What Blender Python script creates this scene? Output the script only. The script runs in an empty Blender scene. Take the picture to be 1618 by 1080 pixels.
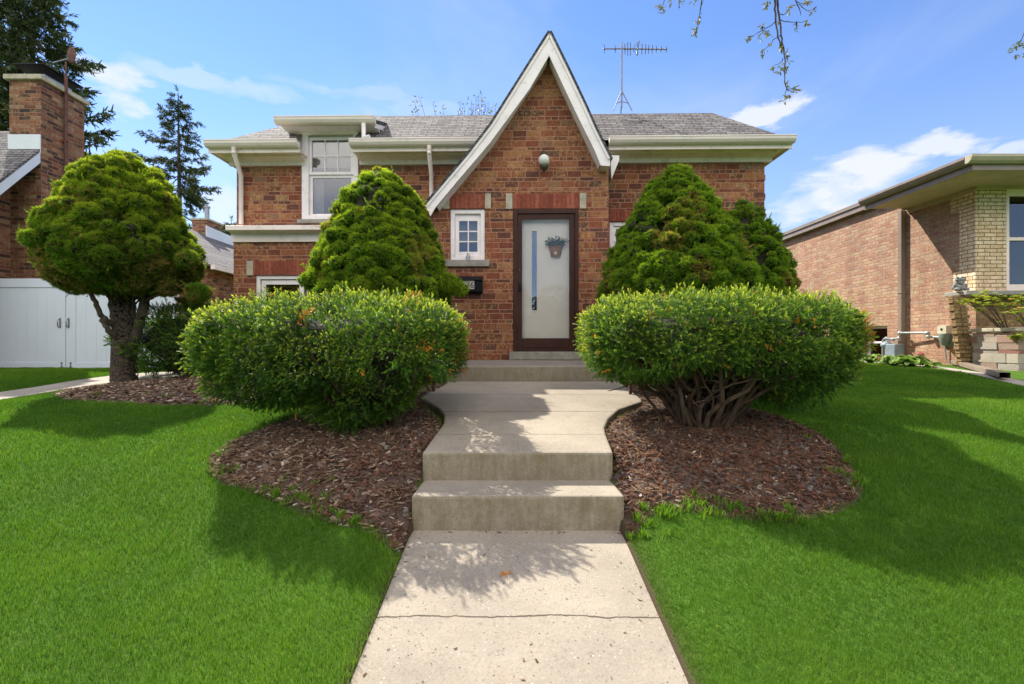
import bpy, math, random
import numpy as np
from mathutils import Vector, Matrix
random.seed(7)
RNG = np.random.default_rng(7)
SC = bpy.context.scene
COL = SC.collection
PI = math.pi
F = 760.0           # focal length in photo pixels (photo 1618 x 1080)
CZ = 1.22           # camera height

# ------------------------------------------------------------------ camera
cam = bpy.data.cameras.new("camera")
camo = bpy.data.objects.new("camera", cam)
COL.objects.link(camo)
camo.location = (0, 0, CZ)
camo.rotation_euler = (math.radians(90), 0, 0)
cam.sensor_width = 36.0
cam.lens = 36.0 * F / 1618.0
cam.clip_end = 2000
cam.clip_start = 0.05
SC.camera = camo

# ------------------------------------------------------------------ sky, sun, exposure
SUN_TO = Vector((-0.62, 0.68, 1.0)).normalized()      # direction towards the sun
sun_el = math.asin(SUN_TO.z)
sun_az = math.atan2(SUN_TO.x, SUN_TO.y)
SC.view_settings.view_transform = 'Standard'
SC.view_settings.look = 'None'
SC.view_settings.gamma = 1
SC.view_settings.exposure = 1.43
w = bpy.data.worlds.new("World"); SC.world = w; w.use_nodes = True
nt = w.node_tree; N = nt.nodes; L = nt.links
sky = N.new('ShaderNodeTexSky'); sky.sky_type = 'NISHITA'; sky.sun_disc = False
sky.sun_elevation = sun_el; sky.sun_rotation = sun_az
sky.air_density = 1.0; sky.dust_density = 0.0; sky.ozone_density = 1.6; sky.altitude = 200
hs = N.new('ShaderNodeHueSaturation'); hs.inputs['Saturation'].default_value = 1.0
hs.inputs['Value'].default_value = 1.0
tint = N.new('ShaderNodeMix'); tint.data_type = 'RGBA'; tint.blend_type = 'MULTIPLY'; tint.inputs[0].default_value = 1
tint.inputs[7].default_value = (0.41, 0.475, 0.61, 1)
L.new(sky.outputs[0], tint.inputs[6]); L.new(tint.outputs[2], hs.inputs['Color'])
tc = N.new('ShaderNodeTexCoord')
# clouds: direction projected onto a high flat layer
sep = N.new('ShaderNodeSeparateXYZ'); L.new(tc.outputs['Generated'], sep.inputs[0])
def wmath(op, a, b=None, clamp=False):
    n = N.new('ShaderNodeMath'); n.operation = op; n.use_clamp = clamp
    for i, v in enumerate((a, b)):
        if v is None: continue
        if isinstance(v, (int, float)): n.inputs[i].default_value = v
        else: L.new(v, n.inputs[i])
    return n.outputs[0]
az = wmath('ARCTAN2', sep.outputs[0], sep.outputs[1])
cmb = N.new('ShaderNodeCombineXYZ')
L.new(az, cmb.inputs[0]); L.new(wmath('MULTIPLY', sep.outputs[2], 2.6), cmb.inputs[1])
def cloudlayer(scale, detail, lo, hi, off, rough=0.55, dist=0.0):
    n = N.new('ShaderNodeTexNoise'); n.inputs['Scale'].default_value = scale; n.inputs['Detail'].default_value = detail
    n.inputs['Roughness'].default_value = rough; n.inputs['Distortion'].default_value = dist
    m = N.new('ShaderNodeVectorMath'); m.operation = 'ADD'; m.inputs[1].default_value = off
    L.new(cmb.outputs[0], m.inputs[0]); L.new(m.outputs[0], n.inputs['Vector'])
    r = N.new('ShaderNodeMapRange'); r.interpolation_type = 'SMOOTHSTEP'
    r.inputs['From Min'].default_value = lo; r.inputs['From Max'].default_value = hi
    L.new(n.outputs[0], r.inputs['Value']); return r.outputs[0]
CLOUD_OFF = (3.1, 0.2, 5.0)
c1 = cloudlayer(2.3, 7, 0.50, 0.68, CLOUD_OFF)
c2 = cloudlayer(1.2, 5, 0.45, 0.85, (9.0, 1.0, 2.0), 0.6, 0.6)
lowm = N.new('ShaderNodeMapRange'); lowm.interpolation_type = 'SMOOTHSTEP'
lowm.inputs['From Min'].default_value = 0.42; lowm.inputs['From Max'].default_value = 0.18
L.new(sep.outputs[2], lowm.inputs['Value'])
# a few separate cumulus clouds low over the roofs: (azimuth, height, widths, strength)
nz1 = N.new('ShaderNodeTexNoise'); nz1.inputs['Scale'].default_value = 7.5; nz1.inputs['Detail'].default_value = 9; nz1.inputs['Roughness'].default_value = .58; nz1.inputs['Distortion'].default_value = .25
L.new(cmb.outputs[0], nz1.inputs['Vector'])
nz2 = N.new('ShaderNodeTexNoise'); nz2.inputs['Scale'].default_value = 5.0; nz2.inputs['Detail'].default_value = 6; nz2.inputs['Roughness'].default_value = .6
L.new(cmb.outputs[0], nz2.inputs['Vector'])
nsp = N.new('ShaderNodeSeparateColor'); L.new(nz2.outputs['Color'], nsp.inputs[0])
azw = wmath('ADD', az, wmath('MULTIPLY', wmath('SUBTRACT', nsp.outputs[0], .5), .22)); zw = wmath('ADD', cmb.inputs[1].links[0].from_socket, wmath('MULTIPLY', wmath('SUBTRACT', nsp.outputs[1], .5), .34))
cumul = None
for (px, py, wx_, wy_, st_) in ((1330, 290, 150, 62, 1.0), (1395, 265, 60, 34, .95), (1250, 330, 70, 40, .8), (1195, 178, 95, 26, .95), (1498, 236, 85, 26, .9), (1600, 240, 70, 16, .7), (185, 140, 80, 42, .95), (120, 105, 90, 36, .7), (360, 330, 60, 60, .7), (330, 135, 190, 22, .38), (640, 165, 240, 18, .30)):
    a0 = math.atan((px-809)/F); z0 = (540-py)/math.sqrt(F*F+(px-809)**2+(540-py)**2)*2.6
    wa_ = wx_/F*math.cos(a0)**2; wz_ = wy_/F*2.6*math.cos(a0)
    dx = wmath('DIVIDE', wmath('SUBTRACT', azw, a0), wa_); dz = wmath('DIVIDE', wmath('SUBTRACT', zw, z0), wz_)
    r2 = wmath('ADD', wmath('MULTIPLY', dx, dx), wmath('MULTIPLY', dz, dz))
    e = wmath('MULTIPLY', wmath('SUBTRACT', 1.0, r2, True), 1.0)
    v_ = wmath('SUBTRACT', wmath('ADD', wmath('MULTIPLY', e, .85), wmath('MULTIPLY', nz1.outputs[0], 2.6)), 1.50)
    v_ = wmath('MULTIPLY', wmath('MULTIPLY', v_, 1.7, True), wmath('MULTIPLY', wmath('MULTIPLY', e, 2.2, True), st_))
    cumul = v_ if cumul is None else wmath('MAXIMUM', cumul, v_)
cm = wmath('MAXIMUM', wmath('MULTIPLY', cumul, .9), wmath('MULTIPLY', c2, 0.30))
mixw = N.new('ShaderNodeMix'); mixw.data_type = 'RGBA'
hzm = N.new('ShaderNodeMapRange'); hzm.interpolation_type = 'SMOOTHSTEP'
hzm.inputs['From Min'].default_value = 0.50; hzm.inputs['From Max'].default_value = 0.0; hzm.inputs['To Max'].default_value = .5
L.new(sep.outputs[2], hzm.inputs['Value'])
mixh = N.new('ShaderNodeMix'); mixh.data_type = 'RGBA'; mixh.inputs[7].default_value = (1.55, 1.72, 1.95, 1)
L.new(hzm.outputs[0], mixh.inputs[0]); L.new(hs.outputs[0], mixh.inputs[6])
L.new(cm, mixw.inputs[0]); L.new(mixh.outputs[2], mixw.inputs[6])
mixw.inputs[7].default_value = (2.35, 2.42, 2.5, 1)
# broad bright clouds added in the unseen sky behind the camera as fill light
fill_bank = N.new('ShaderNodeMapRange'); fill_bank.interpolation_type = 'SMOOTHSTEP'
fill_bank.inputs['From Min'].default_value = 0.15; fill_bank.inputs['From Max'].default_value = -0.45
L.new(sep.outputs[1], fill_bank.inputs['Value'])
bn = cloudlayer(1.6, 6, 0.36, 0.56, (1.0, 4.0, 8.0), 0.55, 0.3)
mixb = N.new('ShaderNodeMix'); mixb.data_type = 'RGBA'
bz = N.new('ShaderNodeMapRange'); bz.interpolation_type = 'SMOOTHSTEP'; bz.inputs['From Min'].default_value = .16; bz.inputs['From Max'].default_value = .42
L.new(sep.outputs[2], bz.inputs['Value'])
L.new(wmath('MULTIPLY', wmath('MULTIPLY', fill_bank.outputs[0], bz.outputs[0]), bn), mixb.inputs[0]); L.new(mixw.outputs[2], mixb.inputs[6])
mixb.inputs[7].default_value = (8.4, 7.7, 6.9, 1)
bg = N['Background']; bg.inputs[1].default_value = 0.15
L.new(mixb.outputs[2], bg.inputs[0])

sl = bpy.data.lights.new("sun", 'SUN'); sl.energy = 3.4; sl.angle = math.radians(0.53); sl.color = (1.0, 0.94, 0.84)
slo = bpy.data.objects.new("sun", sl); COL.objects.link(slo)
slo.location = SUN_TO * 30
slo.rotation_euler = SUN_TO.to_track_quat('Z', 'Y').to_euler()

# ------------------------------------------------------------------ helpers
def lerp(a, b, t): return a + (b - a) * t
DY = [-60, -4, 0, 1.7, 2.4, 2.8, 3.2, 3.6, 4.0, 4.6, 5.3, 6.0, 7.0, 9.0, 12, 300]
DD = [1.62, 1.52, 1.38, 1.20, 1.08, .97, .82, .72, .66, .60, .54, .505, .45, .43, .43, .43]
def dfun(Y): return np.interp(Y, DY, DD)
def Yground(py):
    k = (py - 540) / F
    lo, hi = 0.5, 60.0
    for _ in range(50):
        m = (lo + hi) / 2
        if dfun(m) / m > k: lo = m
        else: hi = m
    return lo
def G(px, py):
    Y = Yground(py)
    return ((px - 809) / F * Y, Y)
def P(px, py, Y): return ((px - 809) * Y / F, Y, CZ + (540 - py) * Y / F)
def LP(px, py):       # point on the sloping landing slab
    k = (py - 540) / F
    Y = (.71 + .1154 * 3.09) / (k + .1154)
    return ((px - 809) / F * Y, Y)
def landz(Y): return CZ - (.71 - .1154 * (Y - 3.09))
def walkz(Y): return CZ - (1.09 + .12 * (2.78 - Y)) if Y > 0.3 else CZ - (1.3876 + .04 * (0.3 - Y))

class Hash3:
    def __init__(s, seed): s.t = np.random.default_rng(seed).random((64, 64, 64)).astype(np.float32)
    def __call__(s, p, f):
        q = p * f; i = np.floor(q).astype(int); u = q - i; u = u * u * (3 - 2 * u)
        def g(a, b, c): return s.t[(i[:, 0] + a) & 63, (i[:, 1] + b) & 63, (i[:, 2] + c) & 63]
        x, y, z = u[:, 0], u[:, 1], u[:, 2]
        return (((g(0,0,0)*(1-x)+g(1,0,0)*x)*(1-y) + (g(0,1,0)*(1-x)+g(1,1,0)*x)*y)*(1-z)
              + ((g(0,0,1)*(1-x)+g(1,0,1)*x)*(1-y) + (g(0,1,1)*(1-x)+g(1,1,1)*x)*y)*z) * 2 - 1
NZ = Hash3(3)

def inpoly(X, Y, poly):
    X = np.asarray(X); Y = np.asarray(Y); r = np.zeros(X.shape, bool)
    n = len(poly)
    for i in range(n):
        x1, y1 = poly[i]; x2, y2 = poly[(i + 1) % n]
        c = (y1 > Y) != (y2 > Y)
        xi = (x2 - x1) * (Y - y1) / ((y2 - y1) if y2 != y1 else 1e-9) + x1
        r ^= c & (X < xi)
    return r
def polydist(X, Y, poly):
    d = np.full(np.shape(X), 1e9)
    n = len(poly)
    for i in range(n):
        x1, y1 = poly[i]; x2, y2 = poly[(i + 1) % n]
        dx, dy = x2 - x1, y2 - y1; l = dx*dx + dy*dy + 1e-12
        t = np.clip(((X-x1)*dx + (Y-y1)*dy)/l, 0, 1)
        d = np.minimum(d, np.hypot(X-x1-t*dx, Y-y1-t*dy))
    return d
def smooth_poly(pts, it=2):
    for _ in range(it):
        q = []
        for i in range(len(pts)):
            a = pts[i]; b = pts[(i+1) % len(pts)]
            q += [(a[0]*.75+b[0]*.25, a[1]*.75+b[1]*.25), (a[0]*.25+b[0]*.75, a[1]*.25+b[1]*.75)]
        pts = q
    return pts

def tag(o, label=None, cat=None, group=None, kind=None):
    if label: o['label'] = label
    if cat: o['category'] = cat
    if group: o['group'] = group
    if kind: o['kind'] = kind
    return o
def empty(name, loc, label, cat, group=None, rz=0):
    o = bpy.data.objects.new(name, None); COL.objects.link(o); o.location = loc; o.rotation_euler = (0, 0, rz)
    o.empty_display_size = .1
    return tag(o, label, cat, group)
def mesh_np(name, V, Fa, m, parent=None, attrs=None, smooth=False):
    V = np.asarray(V, np.float32); Fa = np.asarray(Fa, np.int32)
    k = Fa.shape[1]
    me = bpy.data.meshes.new(name)
    me.vertices.add(len(V)); me.vertices.foreach_set('co', V.ravel())
    me.loops.add(Fa.size); me.loops.foreach_set('vertex_index', Fa.ravel())
    me.polygons.add(len(Fa)); me.polygons.foreach_set('loop_start', np.arange(0, Fa.size, k, dtype=np.int32))
    me.update(calc_edges=True)
    me.polygons.foreach_set('use_smooth', np.full(len(Fa), bool(smooth)))
    for a, v in (attrs or {}).items():
        at = me.attributes.new(a, 'FLOAT', 'POINT'); at.data.foreach_set('value', np.asarray(v, np.float32))
    me.materials.append(m)
    o = bpy.data.objects.new(name, me); COL.objects.link(o)
    if parent: o.parent = parent
    return o

class MB:
    def __init__(s): s.v = []; s.f = []; s.sm = []
    def add(s, vs, fs, sm=False):
        b = len(s.v); s.v += [tuple(v) for v in vs]; s.f += [tuple(i + b for i in f) for f in fs]; s.sm += [sm] * len(fs); return s
    def box(s, x0, x1, y0, y1, z0, z1):
        return s.add([(x0,y0,z0),(x1,y0,z0),(x1,y1,z0),(x0,y1,z0),(x0,y0,z1),(x1,y0,z1),(x1,y1,z1),(x0,y1,z1)],
            [(0,3,2,1),(4,5,6,7),(0,1,5,4),(1,2,6,5),(2,3,7,6),(3,0,4,7)])
    def prism(s, pts, a, b, axis='y'):
        # pts 2D polygon; extruded along axis from a to b. axis y: pts=(x,z); axis z: pts=(x,y); axis x: pts=(y,z)
        n = len(pts)
        def mk(p, t):
            return (p[0], t, p[1]) if axis == 'y' else ((p[0], p[1], t) if axis == 'z' else (t, p[0], p[1]))
        return s.add([mk(p, a) for p in pts] + [mk(p, b) for p in pts],
            [tuple(range(n)), tuple(range(2*n-1, n-1, -1))] + [(i, i+n, (i+1) % n + n, (i+1) % n) for i in range(n)])
    def tube(s, pts, rad, n=8, cap=True, sm=True):
        pts = [Vector(p) for p in pts]; m = len(pts)
        if not hasattr(rad, '__len__'): rad = [rad] * m
        T = [(pts[min(i+1, m-1)] - pts[max(i-1, 0)]).normalized() for i in range(m)]
        u = T[0].orthogonal().normalized(); vs = []
        for i in range(m):
            u = (u - T[i] * u.dot(T[i]))
            u = u.normalized() if u.length > 1e-6 else T[i].orthogonal().normalized()
            w_ = T[i].cross(u)
            for k in range(n):
                a = 2*PI*k/n; vs.append(pts[i] + (u*math.cos(a) + w_*math.sin(a)) * rad[i])
        fs = [(i*n+k, i*n+(k+1) % n, (i+1)*n+(k+1) % n, (i+1)*n+k) for i in range(m-1) for k in range(n)]
        s.add(vs, fs, sm)
        if cap: s.add(vs[:n], [tuple(range(n-1, -1, -1))]); s.add(vs[-n:], [tuple(range(n))])
        return s
    def lathe(s, c, prof, n=20, axis='z', sm=True):
        vs = []
        for r, h in prof:
            for k in range(n):
                a = 2*PI*k/n
                x, y = r*math.cos(a), r*math.sin(a)
                vs.append((c[0]+x, c[1]+y, c[2]+h) if axis == 'z' else (c[0]+x, c[1]+h, c[2]+y))
        m = len(prof)
        return s.add(vs, [(i*n+k, i*n+(k+1) % n, (i+1)*n+(k+1) % n, (i+1)*n+k) for i in range(m-1) for k in range(n)], sm)
    def ball(s, c, r, n=12, sc=(1, 1, 1)):
        prof = [(max(1e-4, math.sin(PI*i/n)), -math.cos(PI*i/n)) for i in range(n+1)]
        vs = []
        for a_, h in prof:
            for k in range(2*n):
                a = PI*k/n; vs.append((c[0]+r*sc[0]*a_*math.cos(a), c[1]+r*sc[1]*a_*math.sin(a), c[2]+r*sc[2]*h))
        q = 2*n
        return s.add(vs, [(i*q+k, i*q+(k+1) % q, (i+1)*q+(k+1) % q, (i+1)*q+k) for i in range(n) for k in range(q)], True)
    def build(s, name, m, parent=None, bevel=0, label=None):
        me = bpy.data.meshes.new(name); me.from_pydata(s.v, [], s.f)
        for p, q in zip(me.polygons, s.sm): p.use_smooth = q
        me.materials.append(m)
        me.validate()
        import bmesh
        bm = bmesh.new(); bm.from_mesh(me); bmesh.ops.recalc_face_normals(bm, faces=bm.faces); bm.to_mesh(me); bm.free()
        o = bpy.data.objects.new(name, me); COL.objects.link(o)
        if parent: o.parent = parent
        if bevel:
            b = o.modifiers.new('bevel', 'BEVEL'); b.width = bevel; b.segments = 2; b.limit_method = 'ANGLE'; b.angle_limit = math.radians(40)
        if label: o['label'] = label
        return o

# ------------------------------------------------------------------ materials
def newmat(name):
    m = bpy.data.materials.new(name); m.use_nodes = True
    return m, m.node_tree.nodes, m.node_tree.links, m.node_tree.nodes['Principled BSDF']
class NB:
    """small node-building aid"""
    def __init__(s, m): s.N = m.node_tree.nodes; s.L = m.node_tree.links
    def put(s, sock, v):
        if isinstance(v, bpy.types.NodeSocket): s.L.new(v, sock)
        elif v is not None:
            try: sock.default_value = v
            except Exception: sock.default_value = (*v, 1)
    def math(s, op, a, b=None, c=None, clamp=False):
        n = s.N.new('ShaderNodeMath'); n.operation = op; n.use_clamp = clamp
        for i, v in enumerate((a, b, c)): s.put(n.inputs[i], v) if v is not None else None
        return n.outputs[0]
    def noise(s, vec, scale, detail=3, rough=.5, dist=0, out=0):
        n = s.N.new('ShaderNodeTexNoise'); n.inputs['Scale'].default_value = scale; n.inputs['Detail'].default_value = detail
        n.inputs['Roughness'].default_value = rough; n.inputs['Distortion'].default_value = dist
        if vec is not None: s.L.new(vec, n.inputs['Vector'])
        return n.outputs[out]
    def mapr(s, v, a, b, c=0, d=1, sm=True):
        n = s.N.new('ShaderNodeMapRange')
        if sm: n.interpolation_type = 'SMOOTHSTEP'
        s.put(n.inputs['Value'], v)
        for k, x in zip(('From Min', 'From Max', 'To Min', 'To Max'), (a, b, c, d)): s.put(n.inputs[k], x)
        return n.outputs[0]
    def mix(s, f, a, b, mode='MIX'):
        n = s.N.new('ShaderNodeMix'); n.data_type = 'RGBA'; n.blend_type = mode
        s.put(n.inputs[0], f)
        for i, v in ((6, a), (7, b)):
            if isinstance(v, bpy.types.NodeSocket): s.L.new(v, n.inputs[i])
            else: n.inputs[i].default_value = (*v[:3], 1)
        return n.outputs[2]
    def ramp(s, v, stops, interp='LINEAR'):
        n = s.N.new('ShaderNodeValToRGB'); n.color_ramp.interpolation = interp
        e = n.color_ramp.elements
        while len(e) < len(stops): e.new(0.5)
        for i, (p, c) in enumerate(stops): e[i].position = p; e[i].color = (*c, 1)
        s.L.new(v, n.inputs[0]); return n.outputs[0]
    def comb(s, x, y, z):
        n = s.N.new('ShaderNodeCombineXYZ')
        for i, v in enumerate((x, y, z)): s.put(n.inputs[i], v)
        return n.outputs[0]
    def white(s, vec, out='Value'):
        n = s.N.new('ShaderNodeTexWhiteNoise'); n.noise_dimensions = '3D'; s.L.new(vec, n.inputs['Vector']); return n.outputs[out]
    def obj(s): return s.N.new('ShaderNodeTexCoord').outputs['Object']
    def attr(s, name):
        n = s.N.new('ShaderNodeAttribute'); n.attribute_name = name; return n.outputs['Fac']
    def bump(s, h, strength, dist, bsdf):
        n = s.N.new('ShaderNodeBump'); n.inputs['Strength'].default_value = strength; n.inputs['Distance'].default_value = dist
        s.put(n.inputs['Height'], h); s.L.new(n.outputs[0], bsdf.inputs['Normal'])

def plain(name, col, rough=.6, var=.12, scale=6, metal=0, bump=.15, dirt=None, spec=.5):
    m, N_, L_, b = newmat(name); q = NB(m); o = q.obj()
    n = q.noise(o, scale, 5, .6)
    c = q.mix(q.mapr(n, .3, .7), tuple(x*(1-var) for x in col), tuple(min(1, x*(1+var)) for x in col))
    if dirt:
        n2 = q.noise(o, scale*2.7, 6, .7)
        c = q.mix(q.math('MULTIPLY', q.mapr(n2, .52, .75), .6), c, dirt)
    L_.new(c, b.inputs['Base Color']); b.inputs['Roughness'].default_value = rough; b.inputs['Metallic'].default_value = metal
    b.inputs['Specular IOR Level'].default_value = spec
    q.bump(q.noise(o, scale*12, 3), bump, .003, b)
    return m

def brickmat(name, hT, hS, LT, LS, mortar, mcol, stops, mottle=.5, mot_col=None, seed=0., bumpd=.006, splitrows=True, rough=.85, grime=.35, wob=.004):
    """bricks laid in object space: v=z, u=x or y by the face's normal"""
    m, N_, L_, b = newmat(name); q = NB(m); o = q.obj()
    sp = N_.new('ShaderNodeSeparateXYZ'); L_.new(o, sp.inputs[0])
    ge = N_.new('ShaderNodeNewGeometry'); sn = N_.new('ShaderNodeSeparateXYZ'); L_.new(ge.outputs['True Normal'], sn.inputs[0])
    side = q.math('GREATER_THAN', q.math('ABSOLUTE', sn.outputs[0]), .75)
    wn = q.noise(o, 9, 2); wob1 = q.math('MULTIPLY', q.math('SUBTRACT', wn, .5), wob)
    wn2 = q.noise(o, 70, 2); wob2 = q.math('MULTIPLY', q.math('SUBTRACT', wn2, .5), wob*1.2)
    wo = q.math('ADD', wob1, wob2)
    dxy = q.math('SUBTRACT', sp.outputs[1], sp.outputs[0])
    u = q.math('ADD', q.math('ADD', sp.outputs[0], q.math('MULTIPLY', dxy, side)), wo)
    u = q.math('ADD', u, 50.0)
    v = q.math('ADD', q.math('ADD', sp.outputs[2], wo), 20.0)
    Pd = hT + hS
    fl = q.math('FLOOR', q.math('DIVIDE', v, Pd))
    r = q.math('SUBTRACT', v, q.math('MULTIPLY', fl, Pd))
    sh = q.math('GREATER_THAN', r, hT)
    k = q.math('ADD', q.math('MULTIPLY', fl, 2), sh)
    lv = q.math('SUBTRACT', r, q.math('MULTIPLY', sh, hT))
    h = q.math('ADD', hT, q.math('MULTIPLY', sh, hS - hT))
    rk = q.white(q.comb(k, side, 7.3 + seed))
    if splitrows:
        hl = q.math('MULTIPLY', sh, q.math('GREATER_THAN', rk, .52))
        Lk = q.math('ADD', LT, q.math('MULTIPLY', hl, LS - LT))
        off = q.math('MULTIPLY', q.white(q.comb(k, side, 3.1 + seed)), Lk)
    else:
        Lk = LT; off = q.math('MULTIPLY', q.math('ADD', sh, q.math('MULTIPLY', rk, .25)), LT * .5)
    uu = q.math('DIVIDE', q.math('ADD', u, off), Lk)
    i = q.math('FLOOR', uu); lu = q.math('MULTIPLY', q.math('SUBTRACT', uu, i), Lk)
    du = q.math('MINIMUM', lu, q.math('SUBTRACT', Lk, lu)); dv = q.math('MINIMUM', lv, q.math('SUBTRACT', h, lv))
    d = q.math('MINIMUM', du, dv)
    mask = q.mapr(d, mortar*.32, mortar*.68)     # 0 mortar, 1 brick
    idv = q.comb(i, k, q.math('ADD', side, seed))
    rnd = q.white(idv)
    base = q.ramp(rnd, stops, 'LINEAR')
    rnd2 = q.white(q.comb(k, i, 5.5 + seed))
    big = q.noise(o, .9, 3)
    mt = q.math('ADD', q.math('MULTIPLY', q.noise(o, 21, 3, .7), .5), q.math('MULTIPLY', q.noise(o, 55, 4, .75), .5))
    if mot_col:
        amt = q.math('MULTIPLY', q.math('MULTIPLY', q.mapr(mt, .47, .60), q.mapr(rnd2, .25, .8)), mottle)
        base = q.mix(amt, base, mot_col)
    dk = q.mapr(mt, .36, .64, .68, 1.22)
    strk = q.noise(q.comb(q.math('MULTIPLY', u, 5), 0.0, q.math('MULTIPLY', v, .7)), 1.0, 5, .7)
    dk = q.math('MULTIPLY', dk, q.mapr(strk, .35, .65, .86, 1.08))
    hsn = N_.new('ShaderNodeHueSaturation'); q.put(hsn.inputs['Value'], q.math('MULTIPLY', dk, q.mapr(big, .3, .7, 1-grime*.5, 1+grime*.4)))
    L_.new(base, hsn.inputs['Color'])
    mc = q.mix(q.mapr(q.noise(o, 14, 4), .3, .7), tuple(x*.8 for x in mcol), tuple(x*1.15 for x in mcol))
    c = q.mix(mask, mc, hsn.outputs[0])
    L_.new(c, b.inputs['Base Color']); b.inputs['Roughness'].default_value = rough; b.inputs['Specular IOR Level'].default_value = .25
    hgt = q.math('ADD', mask, q.math('ADD', q.math('MULTIPLY', mt, .35), q.math('MULTIPLY', q.white(q.comb(i, k, 9.9)), .35)))
    q.bump(hgt, .9, bumpd, b)
    return m

BR = [(0.0, (.11, .055, .042)), (.12, (.15, .055, .034)), (.32, (.22, .070, .036)), (.55, (.27, .090, .044)), (.78, (.30, .115, .052)), (.92, (.36, .17, .075)), (1.0, (.20, .12, .075))]
M_brick = brickmat('brick_red', .098, .056, .212, .106, .012, (.42, .21, .14), BR, mottle=.95, mot_col=(.38, .24, .10), bumpd=.006)
M_bricknb = brickmat('brick_neighbour_pink', .0677, .0677, .215, .1, .011, (.36, .24, .16),
    [(0, (.34, .17, .11)), (.3, (.41, .225, .145)), (.6, (.44, .26, .165)), (.85, (.44, .31, .19)), (1, (.37, .22, .16))], mottle=.4, mot_col=(.50, .36, .23), seed=3., splitrows=False, grime=.25, bumpd=.010, wob=.010)
M_brickye = brickmat('brick_yellow', .0677, .0677, .213, .1, .012, (.20, .15, .06),
    [(0, (.71, .51, .31)), (.5, (.79, .59, .39)), (1, (.84, .67, .47))], mottle=.1, mot_col=(.5, .42, .2), seed=5., splitrows=False, grime=.1, wob=.002)
M_bricktan = brickmat('brick_brown', .0677, .0677, .213, .1, .010, (.26, .17, .09),
    [(0, (.20, .12, .055)), (.5, (.30, .19, .09)), (1, (.36, .25, .12))], mottle=.2, mot_col=(.4, .3, .16), seed=8., splitrows=False, grime=.15)
M_brickleft = brickmat('brick_old_common', .0677, .0677, .213, .1, .012, (.30, .19, .12),
    [(0, (.05, .035, .03)), (.2, (.11, .05, .038)), (.35, (.20, .075, .045)), (.55, (.27, .105, .06)), (.8, (.31, .15, .085)), (1, (.34, .22, .14))], mottle=.6, mot_col=(.42, .27, .13), seed=11., splitrows=False, bumpd=.010, wob=.010)
M_soldier = brickmat('brick_soldier', 3.0, 3.0, .067, .067, .006, (.24, .065, .04),
    [(0, (.24, .065, .038)), (.5, (.30, .085, .050)), (1, (.35, .11, .065))], mottle=.1, seed=2., splitrows=False, grime=.15, wob=.001)
M_shingle = brickmat('shingle_grey', .060, .060, .21, .2, .013, (.05, .045, .042),
    [(0, (.13, .12, .115)), (.35, (.20, .185, .175)), (.7, (.26, .245, .235)), (1, (.18, .16, .15))], mottle=.5, mot_col=(.34, .315, .29), seed=4., splitrows=False, bumpd=.014, wob=.012, grime=.2)
M_shingled = brickmat('shingle_dark', .07, .07, .25, .2, .010, (.02, .02, .02),
    [(0, (.05, .05, .055)), (.5, (.085, .085, .09)), (1, (.12, .12, .125))], mottle=.2, mot_col=(.15, .15, .15), seed=6., splitrows=False, bumpd=.012)
M_white = plain('paint_white', (.87, .81, .80), .45, .06, 3, dirt=(.42, .42, .36))
M_cream = plain('gutter_cream', (.85, .74, .67), .4, .05, 2, dirt=(.42, .40, .30), bump=.05)
M_frieze = plain('fascia_cream', (.86, .73, .64), .5, .06, 3, dirt=(.40, .38, .27))
M_vinyl = plain('vinyl_white', (.66, .72, .80), .38, .03, 1.5, bump=.03)
M_stone = plain('limestone_trim', (.42, .38, .28), .85, .18, 8, dirt=(.20, .17, .13), bump=.5)
M_sill = plain('limestone_sill', (.30, .28, .24), .85, .18, 8, dirt=(.14, .13, .11), bump=.5)
M_brown = plain('storm_door_brown', (.050, .020, .013), .45, .15, 5, bump=.04, spec=.2)
M_black = plain('painted_black', (.010, .011, .015), .5, .15, 5, bump=.05, spec=.2)
M_iron = plain('rusty_iron', (.12, .045, .028), .7, .35, 20, bump=.5)
M_galv = plain('galvanised_metal', (.30, .32, .34), .4, .15, 12, metal=.6)
M_alu = plain('dull_aluminium', (.22, .23, .26), .45, .15, 12, metal=.5)
M_bark = plain('bark', (.060, .044, .030), .95, .5, 22, bump=1.0, dirt=(.11, .105, .06))
M_barkc = plain('bark_conifer', (.09, .075, .06), .95, .4, 10, bump=.6)
M_twig = plain('yew_branch', (.080, .050, .032), .9, .4, 18, bump=.8, dirt=(.09, .06, .04))
M_interior = plain('interior_wall', (.06, .055, .05), .9)
M_curtain = plain('curtain', (.60, .60, .56), .9, .1, 4)
M_doorw = plain('door_white', (.86, .81, .71), .4, .03, 2, bump=.02)
M_flash = plain('flashing_white', (.66, .70, .74), .4, .06, 3)
M_brownpaint = plain('gutter_brown', (.24, .185, .14), .45, .1, 4, dirt=(.15, .10, .07))
M_soffit = plain('soffit_tan', (.48, .38, .26), .7, .08, 3, dirt=(.30, .22, .15))

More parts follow.
